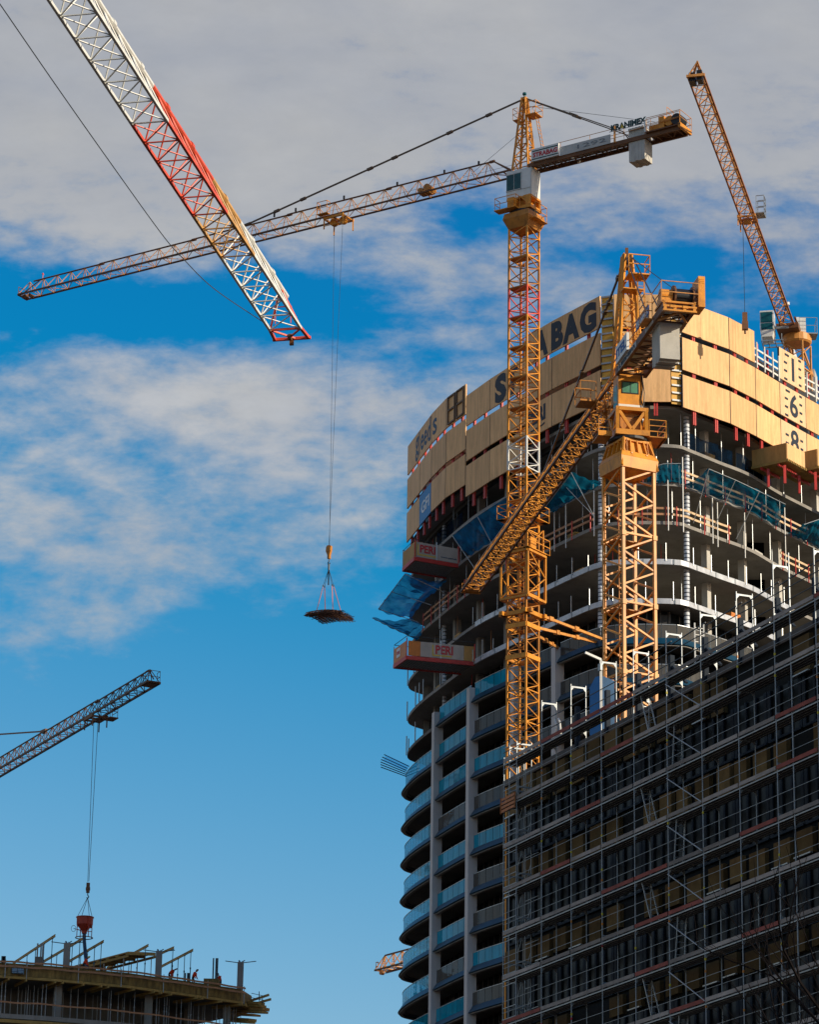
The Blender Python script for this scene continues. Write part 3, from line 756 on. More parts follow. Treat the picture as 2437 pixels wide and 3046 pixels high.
# left end nets
inn = [PL(s_at(1318, zk(-1)), .0, zk(-1) + 2.2)[0], PL(s_at(1272, zk(-1)), 0, zk(-1) + 1.6)[0], PL(s_at(1240, zk(-1)), .0, zk(-1) + 1.9)[0]]
def ato(x, y, xs, out):
    s = s_at(xs, 84, 0.); p = PL(s, out, 0)[0]; return atD(x, y, math.hypot(p.x, p.y))
oA = ato(1205, 1707, 1305, 2.8); oB = ato(1165, 1760, 1268, 2.8); oC = ato(1126, 1811, 1232, 2.8)
iA = ato(1330, 1725, 1330, .1); iB = ato(1268, 1782, 1268, .1); iC = ato(1224, 1835, 1232, .1)
net(((iA, iB, iC), (oA, oB, oC)), 'bright blue net slung out from the rounded end below the upper platform', net_m, struts=((oA, ato(1322, 1762, 1322, .1)), (oB, ato(1284, 1800, 1284, .1)), (oC, ato(1244, 1850, 1244, .1))), sag=.5)
oD = ato(1108, 1838, 1230, 3.2); oE = ato(1178, 1882, 1236, 1.5); iE = ato(1224, 1836, 1232, .1); iF = ato(1262, 1868, 1258, .05); oF = ato(1240, 1902, 1244, .2)
net(((iE, iF), (oD, oF)), 'small blue net trailing to a point above the lower platform', net_m, struts=((oD, oF),), sag=.45)
# dark net below the left screens
oo = [ato(1345, 1592, 1395, 2.4), ato(1420, 1535, 1465, 2.4), ato(1513, 1474, 1560, 2.4)]
ii = edge(-2, (1398, 1470, 1570), .05, 0)
net((ii, oo), 'dark blue net in the shade below the giant S screen', net_m, struts=((oo[1], edge(-2, (1480,), .05, -1.5)[0]), (oo[0], edge(-2, (1420,), .05, -2.)[0])), sag=.3)
# teal net with two white struts
a0 = ato(1700, 1406, 1735, 2.2); a1 = ato(1620, 1512, 1655, 1.6)
b0 = ato(1790, 1429, 1790, .3); b1 = ato(1786, 1442, 1786, .1); foot = ato(1768, 1536, 1768, .3)
net(((b0, b1, ato(1650, 1520, 1662, .1)), (a0, ato(1660, 1460, 1695, 2.), a1)), 'teal net held out by two white struts beside the wider crane mast', net_t, struts=((a0, foot), (ato(1676, 1440, 1705, 2.), foot)), sag=.25)
# bunched net behind the right mast and the long one on the right
net((edge(-2, (1925, 1975, 2028), .2, .1), outp(((1928, 1395), (1975, 1380), (2026, 1379)), .8)), 'bunched teal net hanging at the nose behind the wider crane mast', net_t, sag=.3)
oo = outp(((2110, 1395), (2190, 1428), (2262, 1462), (2340, 1500)), 2.4)
ii = edge(-2, (2032, 2110, 2200, 2312), .1, .05)
st = [(oo[q], edge(-1, (x,), .1, .4)[0]) for q, x in ((0, 2062), (1, 2120), (2, 2190))]
net((ii, oo), 'long teal net stretched along the sunlit side under the blank screens', net_t, struts=st, sag=.3)
oo = outp(((2395, 1560), (2440, 1545), (2480, 1540)), 2.2)
ii = edge(-2, (2340, 2390, 2440), .1, .05)
net((ii, oo), 'teal net below the single low-hanging plywood panel', net_t, sag=.3)

# glass canopy frame sticking out of the left end
s = 7.; p, nn, tt = PL(s, .1, zk(3) + 1.5)
th = thing('debris_canopy', 'dark bars with clear sheets jutting out of the rounded balcony end', 'canopy', p)
mb = MB()
for i in range(6):
    q = PL(6.5 + i * .45, .1, zk(2) - .7 - .3 * i)[0]; e = q + V((-2.3, -.5, .95 - .05 * i))
    MB().beam(q, e, .06, .07).build('bar', cable, th)
q0 = PL(6.5, .1, zk(2) - .75)[0]; q1 = PL(8.75, .1, zk(2) - 1.87)[0]; e = V((-2.1, -.48, .85))
MB().prism([q0 + Z * .1, q1 + Z * .1, q1 + e + Z * .1, q0 + e + Z * .1], Z * .015).build('clear_sheet', gl_sheet, th)
# ================================================================ tower cranes
class Fr:
    """local frame of a crane: j along the jib, s to the side, up"""
    def __init__(f, O, j):
        f.O = V(O); f.j = V(j).normalized(); f.s = f.j.cross(Z).normalized()
    def __call__(f, a, b=0., c=0.): return f.O + f.j * a + f.s * b + Z * c
    def box(f, mb, a0, a1, b0, b1, c0, c1, mi=0):
        return mb.box(f((a0 + a1) / 2, (b0 + b1) / 2, (c0 + c1) / 2), f.j * (a1 - a0) / 2, f.s * (b1 - b0) / 2, Z * (c1 - c0) / 2, mi)
def side_dir(deg): return V((math.cos(R(deg)), math.sin(R(deg)), 0))
def cyl_stack(mb, O, prof, n=24, mi=0):
    vs = []; 
    for r, z in prof: vs += [O + V((r * math.cos(2 * math.pi * i / n), r * math.sin(2 * math.pi * i / n), z)) for i in range(n)]
    fs = []
    for q in range(len(prof) - 1):
        for i in range(n): fs.append((q * n + i, q * n + (i + 1) % n, (q + 1) * n + (i + 1) % n, (q + 1) * n + i))
    fs += [tuple(range(n))[::-1], tuple(range((len(prof) - 1) * n, len(prof) * n))]
    return mb.add(vs, fs, mi)
def taper(mb, O, u, v, s0, z0, s1, z1, mi=0):
    vs = [O + u * (x * s / 2) + v * (y * s / 2) + Z * z for s, z in ((s0, z0), (s1, z1)) for x, y in ((-1, -1), (1, -1), (1, 1), (-1, 1))]
    return mb.add(vs, [(0, 3, 2, 1), (4, 5, 6, 7), (0, 1, 5, 4), (1, 2, 6, 5), (2, 3, 7, 6), (3, 0, 4, 7)], mi)
def bolts(n): pass

# ---------------------------------------------------------------- crane A: the tall one in the middle
OA = atD(1560, 508, 235); zA = OA.z
tipA = atz(67, 884, zA)
jA = (tipA - OA); jA.z = 0; LA = jA.length
F = Fr(OA, jA)
if F.s.y > 0: F.s = -F.s                     # s points to the viewer's side
base = V((OA.x, OA.y, 0))
A = thing('tower_crane', 'tall yellow tower crane with a red and a white mast section and a white cab', 'tower crane', base)
uA = side_dir(35.6 - 90 + 90); uA = V((.813, -.582, 0)); vA = V((-.582, -.813, 0))
SM = 1.72; hs = 2.55; ztA = zA - 5.3
mesh0 = mast_mesh(MB(), V((0, 0, 0)), uA, vA, SM, hs, .085, .045, 2)
def mast_stack(root, O, ztop, nsec, mb, mats, hsec, name='mast_section'):
    first = {}
    for i in range(nsec):
        z = ztop - hsec * (i + 1); m = mats.get(i, mats[None]); org = V((O.x, O.y, z))
        if m not in first:
            o = MB(); o.v = [p + org for p in mb.v]; o.f = mb.f; o.m = mb.m
            first[m] = o.build(name, m, root, origin=org)
        else:
            c = first[m].copy(); COL.objects.link(c); c.parent = root; c.location = org - ORI[root.name]; ORI[c.name] = org
    return ztop - hsec * nsec
zb_ = mast_stack(A, OA, ztA, 24, mesh0, {None: yellow, 2: red, 7: white, 1: yellow_old, 5: yellow_old, 10: yellow_old, 12: yellow_old, 13: yellow_old}, hs)
mb = MB(); nb = int(zb_ / 2.55)
for i in range(nb): mast_mesh(mb, V((OA.x, OA.y, zb_ - zb_ / nb * (i + 1))), uA, vA, SM, zb_ / nb, .085, .045, 1)
mb.build('mast_foot', yellow, A)
# rest platforms and collars at every section joint
for i in range(1, 13):
    z = ztA - hs * i
    MB().box(V((OA.x, OA.y, z + .03)) + vA * .25, uA * .8, vA * .45, Z * .03).build('rest_platform', yellow_old, A)
mb = MB()
q = V((OA.x, OA.y, 0)) - uA * .45 - vA * .5
for e in (-.2, .2): mb.tube(q + uA * e + Z * (zA - 40), q + uA * e + Z * (zA - 5), .03, 4)
for i in range(110): mb.tube(q - uA * .2 + Z * (zA - 39.8 + .31 * i), q + uA * .2 + Z * (zA - 39.8 + .31 * i), .018, 4)
mb.build('ladder', yellow_old, A)
# slewing ring and turntable
mb = MB(); taper(mb, V((OA.x, OA.y, 0)), uA, vA, SM + .1, zA - 5.3, 2.5, zA - 4.5); taper(mb, V((OA.x, OA.y, 0)), uA, vA, 2.5, zA - 4.5, 2.3, zA - 4.0)
mb.build('transition_piece', yellow_old, A)
cyl_stack(MB(), V((OA.x, OA.y, 0)), [(1.02, zA - 4.02), (1.12, zA - 3.97), (1.12, zA - 3.78), (1.02, zA - 3.73)]).build('slewing_ring', black, A)
mb = MB(); F.box(mb, -1.1, 1.0, -.85, .85, -3.72, -3.45)
for b in (-.8, .8):
    mb.prism([F(-1.0, b, -3.45), F(-.7, b, -3.45), F(-.4, b, -2.6), F(-1.0, b, -2.6)], F.s * .06)
    mb.beam(F(-.95, b, -3.45), F(-.15, b, -2.62), .14, .1); mb.beam(F(.7, b, -3.45), F(-.05, b, -2.62), .14, .1)
    mb.beam(F(-1.0, b, -3.5), F(-1.0, b, -2.6), .16)
    mb.beam(F(.9, b, -3.5), F(.9, b, -2.6), .16)
F.box(mb, -1.1, 1.2, -.7, .75, -2.75, -2.6); F.box(mb, -.6, .5, -.5, .5, -3.45, -2.75)
mb.build('turntable', yellow, A)
# platforms with rails round the turntable
mb = MB()
F.box(mb, -.1, 1.9, .75, 1.55, -3.75, -3.68); railing(mb, [F(-.1, .85, -3.7), F(-.1, 1.5, -3.7), F(1.85, 1.5, -3.7), F(1.85, .7, -3.7)], 1.05, .03)
F.box(mb, .2, .8, .86, 1.3, -3.6, -2.75); mb.build('service_platform', yellow, A); mb = MB()
q = V((OA.x, OA.y, zA - 4.75)); mb.box(q + uA * 1.35, uA * .32, vA * .9, Z * .03); railing(mb, [q + uA * 1.62 + vA * .85, q + uA * 1.62 - vA * .85, q + uA * 1.1 - vA * .85], 1.35, .03)
mb.build('service_platform', yellow, A)
# cab
mb = MB(); F.box(mb, -1.1, 1.25, -.67, .7, -2.58, -.15); cab = mb.build('cab', white, A)
mb = MB(); F.box(mb, -.1, 1.22, .7, .725, -1.85, -.5); F.box(mb, 1.25, 1.275, -.5, .55, -2.2, -.5); mb.build('window', cab_glass, cab)
mb = MB()
for a0, a1, c0, c1 in ((-.16, 1.27, -1.92, -1.85), (-.16, 1.27, -.5, -.43), (-.16, -.1, -1.92, -.43), (.5, .54, -1.85, -.5)): F.box(mb, a0, a1, .7, .745, c0, c1)
mb.build('window_frame', whitegrey, cab)
mb = MB(); mb.beam(F(-1.06, .72, -2.58), F(-1.06, .72, -.2), .05); mb.beam(F(-1.05, .72, -1.95), F(.1, .72, -1.95), .03); mb.build('door_seam', whitegrey, cab)
# tower head
mb = MB(); hA = 6.35
ft = [(-.75, .62), (-.75, -.62), (.75, .62), (.75, -.62)]; tp = [(-.18, .16), (-.18, -.16), (.18, .16), (.18, -.16)]
def hp(i, t): return F(ft[i][0] + (tp[i][0] - ft[i][0]) * t, ft[i][1] + (tp[i][1] - ft[i][1]) * t, hA * t)
for i in range(4): mb.beam(hp(i, 0), hp(i, 1), .17, .17)
for (i, k2) in ((0, 1), (2, 3), (0, 2), (1, 3)):
    for q in range(6): mb.beam(hp(i if q % 2 else k2, q / 6), hp(k2 if q % 2 else i, (q + 1) / 6), .08); mb.beam(hp(i, q / 6), hp(k2, q / 6), .07)
F.box(mb, -.24, .24, -.22, .22, hA - .1, hA + .1); mb.build('tower_head', yellow, A)
mb = MB(); mb.tube(F(0, 0, hA + .1), F(0, 0, hA + .35), .06); cyl_stack(mb, F(0, 0, 0) , [(.1, hA + .32), (.17, hA + .4), (.15, hA + .55), (.05, hA + .6)], 10); mb.build('warning_lamp', cab_glass, A)
mb = MB()
for e in (-.22, .22): mb.tube(F(-1.75, e - .2, .9), F(-.95, e - .2, hA - 1.2), .03, 4)
for i in range(12):
    t = i / 12; mb.tube(F(-1.75 + .8 * t, -.42, .9 + (hA - 2.1) * t), F(-1.75 + .8 * t, .02, .9 + (hA - 2.1) * t), .02, 4)
F.box(mb, -1.35, -.4, -.6, .5, hA - 1.75, hA - 1.68); railing(mb, [F(-.4, .5, hA - 1.7), F(-1.35, .5, hA - 1.7), F(-1.35, -.6, hA - 1.7), F(-.4, -.6, hA - 1.7)], 1.1, .03)
F.box(mb, .3, .8, -.5, .5, hA - 1.95, hA - 1.9); railing(mb, [F(.35, .5, hA - 1.9), F(.8, .5, hA - 1.9), F(.8, -.5, hA - 1.9)], 1.0, .025)
mb.build('head_ladder', yellow, A)
# jib in sections
secs = [(.9, 2.6), (2.6, 12.6), (12.6, 22.6), (22.6, 32.6), (32.6, 42.6), (42.6, LA)]
for i, (a0, a1) in enumerate(secs):
    mb = MB()
    if i == 0:
        for b in (-.65, .65): mb.beam(F(a0, b, 0), F(a1, b, 0), .13); mb.beam(F(a0, b, .05), F(2.9, 0, 1.5), .1)
        mb.beam(F(1.6, -.65, 0), F(1.6, .65, 0), .08); mb.beam(F(.9, -.65, 0), F(2.6, .65, 0), .06)
        mb.build('jib_root', rusty, A); continue
    n = max(4, int(round((a1 - a0) / 1.62))); h = 1.5 - .06 * (i - 1)
    last = i == len(secs) - 1
    web = MB(); jib_mesh(web, F(a0, 0, 0), F(a1, 0, 0), 1.3, h, n, .02, .034, top=False, skip_end=not last)
    sec = web.build('jib_section', orange, A)
    ch = MB()
    for b in (-.65, .65): ch.beam(F(a0, b, 0), F(a1, b, 0), .115, .13)
    ch.tube(F(a0 + .3, 0, h), F(a1 + (.5 if not last else -1.2), 0, h), .07, 8)
    ch.tube(F(a0 + .2, 0, h), F(a0 + .65, 0, h), .12, 8)
    ch.build('chords', rusty, sec)  # brown paints the chords' shadow side, the web keeps the lit orange
    if last:
        mb = MB(); mb.beam(F(a1 - 2.0, 0, h), F(a1 - .1, 0, .35), .07); mb.beam(F(a1, -.65, 0), F(a1, .65, 0), .14); railing(mb, [F(a1, -.6, 0), F(a1, .6, 0)], .75, .03)
        mb.tube(F(a1 - .35, -.25, -.12), F(a1 - .35, .25, -.12), .22, 12); mb.tube(F(a1 - 1.0, -.25, -.1), F(a1 - 1.0, .25, -.1), .16, 10)
        mb.build('jib_tip', rusty, A)
        mb = MB(); mb.tube(F(a1 - 2.2, 0, h), F(a1 - 2.2, 0, h + .45), .03); mb.tube(F(a1 - 2.2, -.06, h + .4), F(a1 - 2.2, .06, h + .55), .07, 8); mb.build('tip_lamp', red, A)
for a in (4.3, 7.6, 12.2, 17.5, 22.4, 24.6): MB().box(F(a, .02, 1.68), F.j * .07, F.s * .05, Z * .16).build('jib_lamp', black, A)
mb = MB(); mb.tube(F(.6, 0, .75), F(LA - 6, 0, .8), .012, 4); mb.tube(F(1, .2, .18), F(LA - .4, .2, .1), .012, 4); mb.tube(F(6, -.2, -.25), F(LA - 1, -.2, -.35), .012, 4); mb.build('trolley_rope', cable, A)
mb = MB(); F.box(mb, 8.9, 9.9, -.4, .4, .1, .5); mb.tube(F(9.0, -.55, .45), F(9.0, .55, .45), .3, 12); mb.tube(F(9.7, -.4, .35), F(9.7, .5, .35), .2, 12); mb.build('trolley_winch', yellow_old, A)
# pendant bars
apA = F(.15, 0, hA)
pj = (atz(744, 664, zA + 1.5) - F(0, 0, 1.5)).dot(F.j)
mb = MB(); e = F(pj, 0, 1.55); mb.beam(apA, e, .1, .12)
for t in (.12, .26, .46, .55, .8, .9): q = apA + (e - apA) * t; mb.beam(q - (e - apA).normalized() * .28, q + (e - apA).normalized() * .28, .2, .2)
mb.beam(e, F(pj + .9, 0, 1.42), .16); mb.build('pendant', pipe, A)
mb = MB()
for b in (-.4, .4):
    e = F(-9.3, b, 1.0); a_ = F(-.15, b * .3, hA); mb.beam(a_, e, .075)
    for t in (.48, .52): q = a_ + (e - a_) * t; mb.beam(q - (e - a_).normalized() * .22, q + (e - a_).normalized() * .22, .16)
    mb.beam(e, F(-9.9, b, .1), .08)
mb.build('rear_pendant', pipe, A)
mb = MB(); mb.tube(F(-.3, 0, hA - .7), F(-12.0, .1, 1.3), .018, 4); mb.tube(F(.3, 0, 3.5), F(5, 0, .9), .015, 4); mb.build('hoist_rope_run', cable, A)
# counter-jib
mb = MB()
for b in (-.65, .65): mb.beam(F(-.8, b, -.05), F(-14.5, b, -.05), .16, .34)
for i in range(15): mb.beam(F(-.9 - .95 * i, -.65, -.1), F(-.9 - .95 * i, .65, -.1), .08)
for i in range(14): mb.beam(F(-.9 - .95 * i, -.65 if i % 2 else .65, -.1), F(-1.85 - .95 * i, .65 if i % 2 else -.65, -.1), .06)
mb.build('counter_jib', rusty, A)
mb = MB(); F.box(mb, -9.6, -.9, -.55, .55, .13, .17); mb.build('walkway', steel, A)
mb = MB(); railing(mb, [F(-.9, .75, .15), F(-3.8, .75, .15), F(-6.5, .75, .15), F(-9.6, .75, .15), F(-12, .8, .2), F(-14.6, .85, .2)], 1.1, .025); railing(mb, [F(-.9, -.75, .15), F(-5, -.75, .15), F(-9.6, -.75, .15), F(-14.6, -.85, .2)], 1.1, .022)
mb.beam(F(-8.75, .75, 0), F(-8.75, .75, 1.45), .2, .16); mb.build('handrail', orange, A)
mb = MB(); F.box(mb, -3.75, -1.25, .8, .98, .08, 1.15); sg = mb.build('sign_box', white, A)
mb = MB(); mb.text('STRABAG', F(-2.52, .99, .6), -F.j, Z, .42, 2.25, .035, .02); mb.build('lettering', red_ink, sg)
mb = MB(); F.box(mb, -3.7, -1.3, .98, .995, .9, .99); F.box(mb, -3.7, -1.3, .98, .995, .2, .29); mb.build('stripe', green_ink, sg)
mb = MB(); F.box(mb, -8.4, -3.8, .78, .82, .05, .82); pn = mb.build('fascia_panel', whitegrey, A)
mb = MB(); mb.text('1292', F(-6.7, .83, .45), -F.j, Z, .34, 2.6, .0, .02); mb.build('lettering', paint('faded grey lettering', (.2, .21, .22), .6), pn)
mb = MB(); mb.text('KRANIMEX', F(-10.05, .85, 1.3), -F.j, Z, .52, 3.15, .045, .05); kr = mb.build('name_sign', green_ink, A)
mb = MB(); c = F(-9.37, .88, 1.05); mb.prism([c, c - F.j * .28, c - F.j * .14 + Z * .34], F.s * .05); mb.build('sign_triangle', yellow_ink, kr)
mb = MB(); mb.tube(F(-8.3, .82, 1.02), F(-11.9, .82, 1.02), .03, 4); mb.build('sign_rail', steel, kr)
for i in range(5):
    a = -9.95 - .285 * i; d = .12 * (i % 2); mb = MB(); F.box(mb, a - .27, a, -.62, .62, -1.9 - d * .4, .75)
    F.box(mb, a - .25, a - .02, -.75, .75, .75, .92); mb.build('counterweight_slab', concrete_lt, A)
mb = MB(); F.box(mb, -14.7, -11.6, -.95, .95, .1, .2); mb.build('winch_deck', rusty, A)
mb = MB(); F.box(mb, -12.6, -11.7, -.5, .5, .2, .85); F.box(mb, -13.2, -12.7, -.3, .8, .2, 1.25); F.box(mb, -14.2, -13.3, -.7, .2, .2, .9); mb.tube(F(-13.6, -.5, .75), F(-13.6, .75, .75), .42, 14)
F.box(mb, -14.72, -14.5, -.95, .95, -.1, .28); mb.build('winch', yellow, A)
mb = MB(); mb.tube(F(-14.25, -.2, .75), F(-14.25, .8, .75), .46, 14); mb.build('winch_motor', black, A)
mb = MB(); railing(mb, [F(-11.7, .95, .2), F(-14.7, .95, .2), F(-14.7, -.95, .2), F(-11.7, -.95, .2)], 1.15, .025); railing(mb, [F(-12, -.6, 1.2), F(-13.3, -.6, 1.2), F(-13.3, .5, 1.2)], .9, .025); mb.build('deck_rail', orange, A)
mb = MB(); F.box(mb, -4.9, -4.7, .4, .6, -.3, -.1); F.box(mb, -4.9, -4.7, -.6, -.4, -.3, -.1); F.box(mb, -11.65, -11.5, .78, .95, .2, 1.15); mb.build('floodlight', white, A)
# trolley, ropes and hook
tA = (atz(1022, 656, zA) - F(0, 0, 0)).dot(F.j)
mb = MB()
for b in (-.75, .75):
    mb.beam(F(tA - 1.0, b, -.2), F(tA + 1.0, b, -.2), .14, .2)
    for a in (-.95, .95): mb.beam(F(tA + a, b, -.15), F(tA + a, b, -1.15), .11)
for a in (-.95, 0, .95): mb.beam(F(tA + a, -.75, -.25), F(tA + a, .75, -.25), .12)
mb.beam(F(tA - .95, .75, -.9), F(tA + .95, .75, -.9), .05)
for a in (-.5, .45): mb.tube(F(tA + a, -.2, -.4), F(tA + a, .2, -.4), .32, 12)
F.box(mb, tA + .3, tA + 1.3, .85, 1.35, .0, .06); railing(mb, [F(tA + .3, .9, 0), F(tA + .3, 1.35, 0), F(tA + 1.3, 1.35, 0), F(tA + 1.3, .9, 0)], 1.1, .03); mb.build('trolley', yellow, A)
zh = atD(990, 1642, math.hypot(F(tA).x, F(tA).y)).z
mb = MB()
for a, b in ((-.42, .2), (.42, .15)): mb.tube(F(tA + a, 0, -.4), V((*F(tA + b * 1.)[:2], zh + .55)), .014, 4)
mb.build('hoist_rope', cable, A)
hk = V((*F(tA + .17)[:2], zh))
mb = MB(); mb.prism([hk + F.j * x + Z * z - F.s * .12 for x, z in ((-.22, .5), (-.1, .58), (.12, .58), (.24, .45), (.26, .1), (.1, -.25), (.1, -.55), (-.1, -.55), (-.1, -.25), (-.2, .1))], F.s * .24)
mb.tube(hk + F.s * -.16 + Z * .25, hk + F.s * .16 + Z * .25, .2, 12); mb.build('hook_block', yellow_old, A)
mb = MB(); mb.tube(hk - Z * .55, hk - Z * .8, .05); mb.path([hk + V((.0, 0, -.78)), hk + F.j * .1 + Z * -.88, hk + F.j * .06 + Z * -1.0, hk - F.j * .06 - Z * 1.0, hk - F.j * .1 - Z * .9], .04, 5); mb.build('hook', black, A)
# mesh bundle on slings
ld = hk - Z * 1.0
cB = atD(980, 1832, math.hypot(hk.x, hk.y)); cB = V((hk.x + (cB.x - hk.x) * .8, hk.y, cB.z))
B = thing('rebar_mesh_bundle', 'stack of dark reinforcing mats hanging level in slings from the middle crane', 'steel mesh', cB)
mb = MB(); e1 = V((.95, .3, -.06)).normalized(); e2 = V((-.3, .95, .1)).normalized()
e1 = V((.87, -.48, -.06)).normalized(); e2 = V((.48, .87, .02)).normalized()
rq = random.Random(12)
for lay in range(4):
    zz = Z * (.07 * lay) + e1 * rq.uniform(-.15, .15) + e2 * rq.uniform(-.12, .12)
    for i in range(10):
        u_ = -1.35 + .3 * i + rq.uniform(-.03, .03); d0 = rq.uniform(1.3, 1.62); d1 = rq.uniform(1.3, 1.62)
        P3 = [cB + zz + e1 * u_ + e2 * (-d0 + (d0 + d1) * q / 6) - Z * (.14 * abs(-1 + q / 3) ** 2 + .1 * abs(u_ / 1.35) ** 2) for q in range(7)]; mb.path(P3, .028, 4)
    for i in range(10):
        u_ = -1.35 + .3 * i + rq.uniform(-.03, .03); d0 = rq.uniform(1.35, 1.75); d1 = rq.uniform(1.35, 1.75)
        P3 = [cB + zz + Z * .03 + e2 * u_ + e1 * (-d0 + (d0 + d1) * q / 6) - Z * (.12 * abs(-1 + q / 3) ** 2 + .12 * abs(u_ / 1.35) ** 2) for q in range(7)]; mb.path(P3, .028, 4)
mb.build('mats', rebar_m, B)
mb = MB(); mb.tube(ld, ld - Z * .5, .08, 6); mb.beam(ld - Z * .3, ld - Z * 1.75, .1); mb.build('sling_head', black, B)
mb = MB(); mids = []
for sx, sy in ((-1, -1), (-1, 1), (1, -1), (1, 1)):
    m = ld - Z * 1.85 + e1 * (.42 * sx) + e2 * (.12 * sy); mids.append((m, sx, sy)); mb.tube(ld - Z * .4, m, .018, 4)
    mb.tube(m + Z * .1, m - Z * .05, .05, 5)
mb.build('chain_sling', cable, B)
mb = MB()
for m, sx, sy in mids: mb.beam(m, cB + e1 * (.75 * sx) + e2 * (.7 * sy) + Z * .32, .06, .03)
mb.build('web_sling', paint('orange lifting strap', (.6, .18, .1), .7), B)
# climbing cage and tie frame low on mast A
def yz(y, x=1560, D=235): return atD(x, y, D).z
mb = MB(); zc0 = yz(1788); zc1 = yz(1648); S2 = SM + .75
cs = [(1, 1), (1, -1), (-1, -1), (-1, 1)]; P_ = lambda i, z, s=S2: V((OA.x, OA.y, z)) + uA * (cs[i % 4][0] * s / 2) + vA * (cs[i % 4][1] * s / 2)
for i in range(4):
    mb.beam(P_(i, zc0), P_(i, zc1), .16, .16, up=uA); mb.beam(P_(i, zc0), P_(i + 1, zc0), .18); mb.beam(P_(i, zc1), P_(i + 1, zc1), .2)
    mb.beam(P_(i, zc0 + .1), P_(i + 1, (zc0 + zc1) / 2), .08); mb.beam(P_(i + 1, (zc0 + zc1) / 2), P_(i, zc1), .08); 
zt1 = yz(1575)
for i in range(4): mb.beam(P_(i, zc1, SM + .5), P_(i, zt1, SM + .5), .13, .13, up=uA); mb.beam(P_(i, zc1, SM + .5), P_(i + 1, zt1, SM + .5), .07)
mb.build('climbing_cage', yellow, A)
mb = MB(); W3 = 4.0
for zz, w in ((zc1, 4.0), (yz(1552), 3.9)):
    P3 = [V((OA.x, OA.y, zz)) + uA * (c_[0] * w / 2) * .75 + vA * (c_[1] * w / 2) * .75 for c_ in cs]
    for i in range(4): mb.beam(P3[i] - (P3[(i + 1) % 4] - P3[i]).cross(Z).normalized() * .25, P3[(i + 1) % 4] - (P3[(i + 1) % 4] - P3[i]).cross(Z).normalized() * .25, .5, .06)
    railing(mb, P3 + P3[:1], 1.15, .035)
    if zz == zc1: mb.build('cage_platform', yellow, A); mb = MB()
mb.build('cage_platform', yellow, A); mb = MB()
for i in range(4): mb.beam(P_(i, zc1 - .15), P_(i + 1, zc1 - .15), .28, .2)
mb.box(V((OA.x, OA.y, zc1 + .6)) + uA * 1.1 + vA * .4, uA * .12, vA * .4, Z * .45); mb.build('cage_drive', yellow, A)
zt = yz(1832); mb = MB()
for i in range(4):
    d = (P_(i + 1, zt) - P_(i, zt)).normalized(); mb.beam(P_(i, zt, SM + .35) - d * .4, P_(i + 1, zt, SM + .35) + d * .5, .3, .32)
mb.build('tie_collar', yellow, A)
for q in (yz(1868), yz(1960)):
    mb = MB()
    for i in range(4): mb.beam(P_(i, q, SM + .12), P_(i + 1, q, SM + .12), .14, .36)
    mb.build('mast_collar', yellow, A)
tz = zk(2) - .1; t1 = PL(SC5 - .4, .1, zk(1) - .55)[0]; t2 = PL(SC5 - .9, .1, zk(1) - .7)[0]
for q, (a_, b_) in enumerate(((P_(0, zt, SM + .5), PL(s_at(1792, 75.), .05, zk(2) + .35)[0]), (P_(1, zt - .9, SM + .1), PL(s_at(1775, 75.), .05, zk(2) + .2)[0]), (P_(1, zt - 1.6, SM + .1), PL(s_at(1662, 73.), .05, atD(1662, 1938, 251).z)[0]))):
    mb = MB(); d = (b_ - a_); mb.beam(a_, b_, .17, .2)
    for t in (.3, .64): mb.beam(a_ + d * (t - .025), a_ + d * (t + .025), .32, .34)
    mb.build('tie_strut', orange, A)

# ---------------------------------------------------------------- crane B: in front of the nose
OB = atD(1868, 1122, 172); zB = OB.z
tipB = atz(1400, 1761, zB); jB = tipB - OB; jB.z = 0; LB = jB.length
F = Fr(OB, jB)
if F.s.x > 0: F.s = -F.s                     # s points left, to the shaded side
Bc = thing('tower_crane', 'yellow tower crane with a white-striped yellow cab, standing before the rounded nose', 'tower crane', V((OB.x, OB.y, 0)))
uB = V((.47, -.883, 0)).normalized(); vB = V((-uB.y, uB.x, 0)); vB = -vB if vB.x > 0 else vB
SB = 2.06; hsB = 4.05; ztB = atD(1868, 1408, 172).z
mB = mast_mesh(MB(), V((0, 0, 0)), uB, vB, SB, hsB, .105, .06, 1, ring=True)
def mast_k(mb, O, u, v, s, h, leg, br, n):
    """wide zigzag on every face, as on the big mast"""
    cs = [(1, 1), (1, -1), (-1, -1), (-1, 1)]; hs = s / 2
    P = lambda i, z: O + u * (cs[i % 4][0] * hs) + v * (cs[i % 4][1] * hs) + Z * z
    for i in range(4):
        mb.beam(P(i, 0), P(i, h), leg, leg, up=u); mb.beam(P(i, .06), P(i + 1, .06), br * 1.1)
        for q in range(n):
            za = h * q / n + .06; zb = h * (q + 1) / n
            if q % 2 == 0: mb.beam(P(i + 1, za), P(i, zb), br)
            else: mb.beam(P(i, za), P(i + 1, zb), br)
    for q in range(4): mb.box(P(q, .02), u * .13, v * .13, Z * .14)
    return mb
mB = mast_k(MB(), V((0, 0, 0)), uB, vB, SB, hsB, .17, .1, 4)
zb_ = mast_stack(Bc, OB, ztB, 8, mB, {None: yellow}, hsB)
mb = MB(); nb = max(1, int(zb_ / 4))
for i in range(nb): mast_k(mb, V((OB.x, OB.y, zb_ - zb_ / nb * (i + 1))), uB, vB, SB, zb_ / nb, .17, .1, 4)
mb.build('mast_foot', yellow, Bc)
mb = MB(); q = V((OB.x, OB.y, 0)) + vB * .35 - uB * .2
for e in (-.2, .2): mb.tube(q + vB * e + Z * (ztB - 26), q + vB * e + Z * ztB, .04, 5)
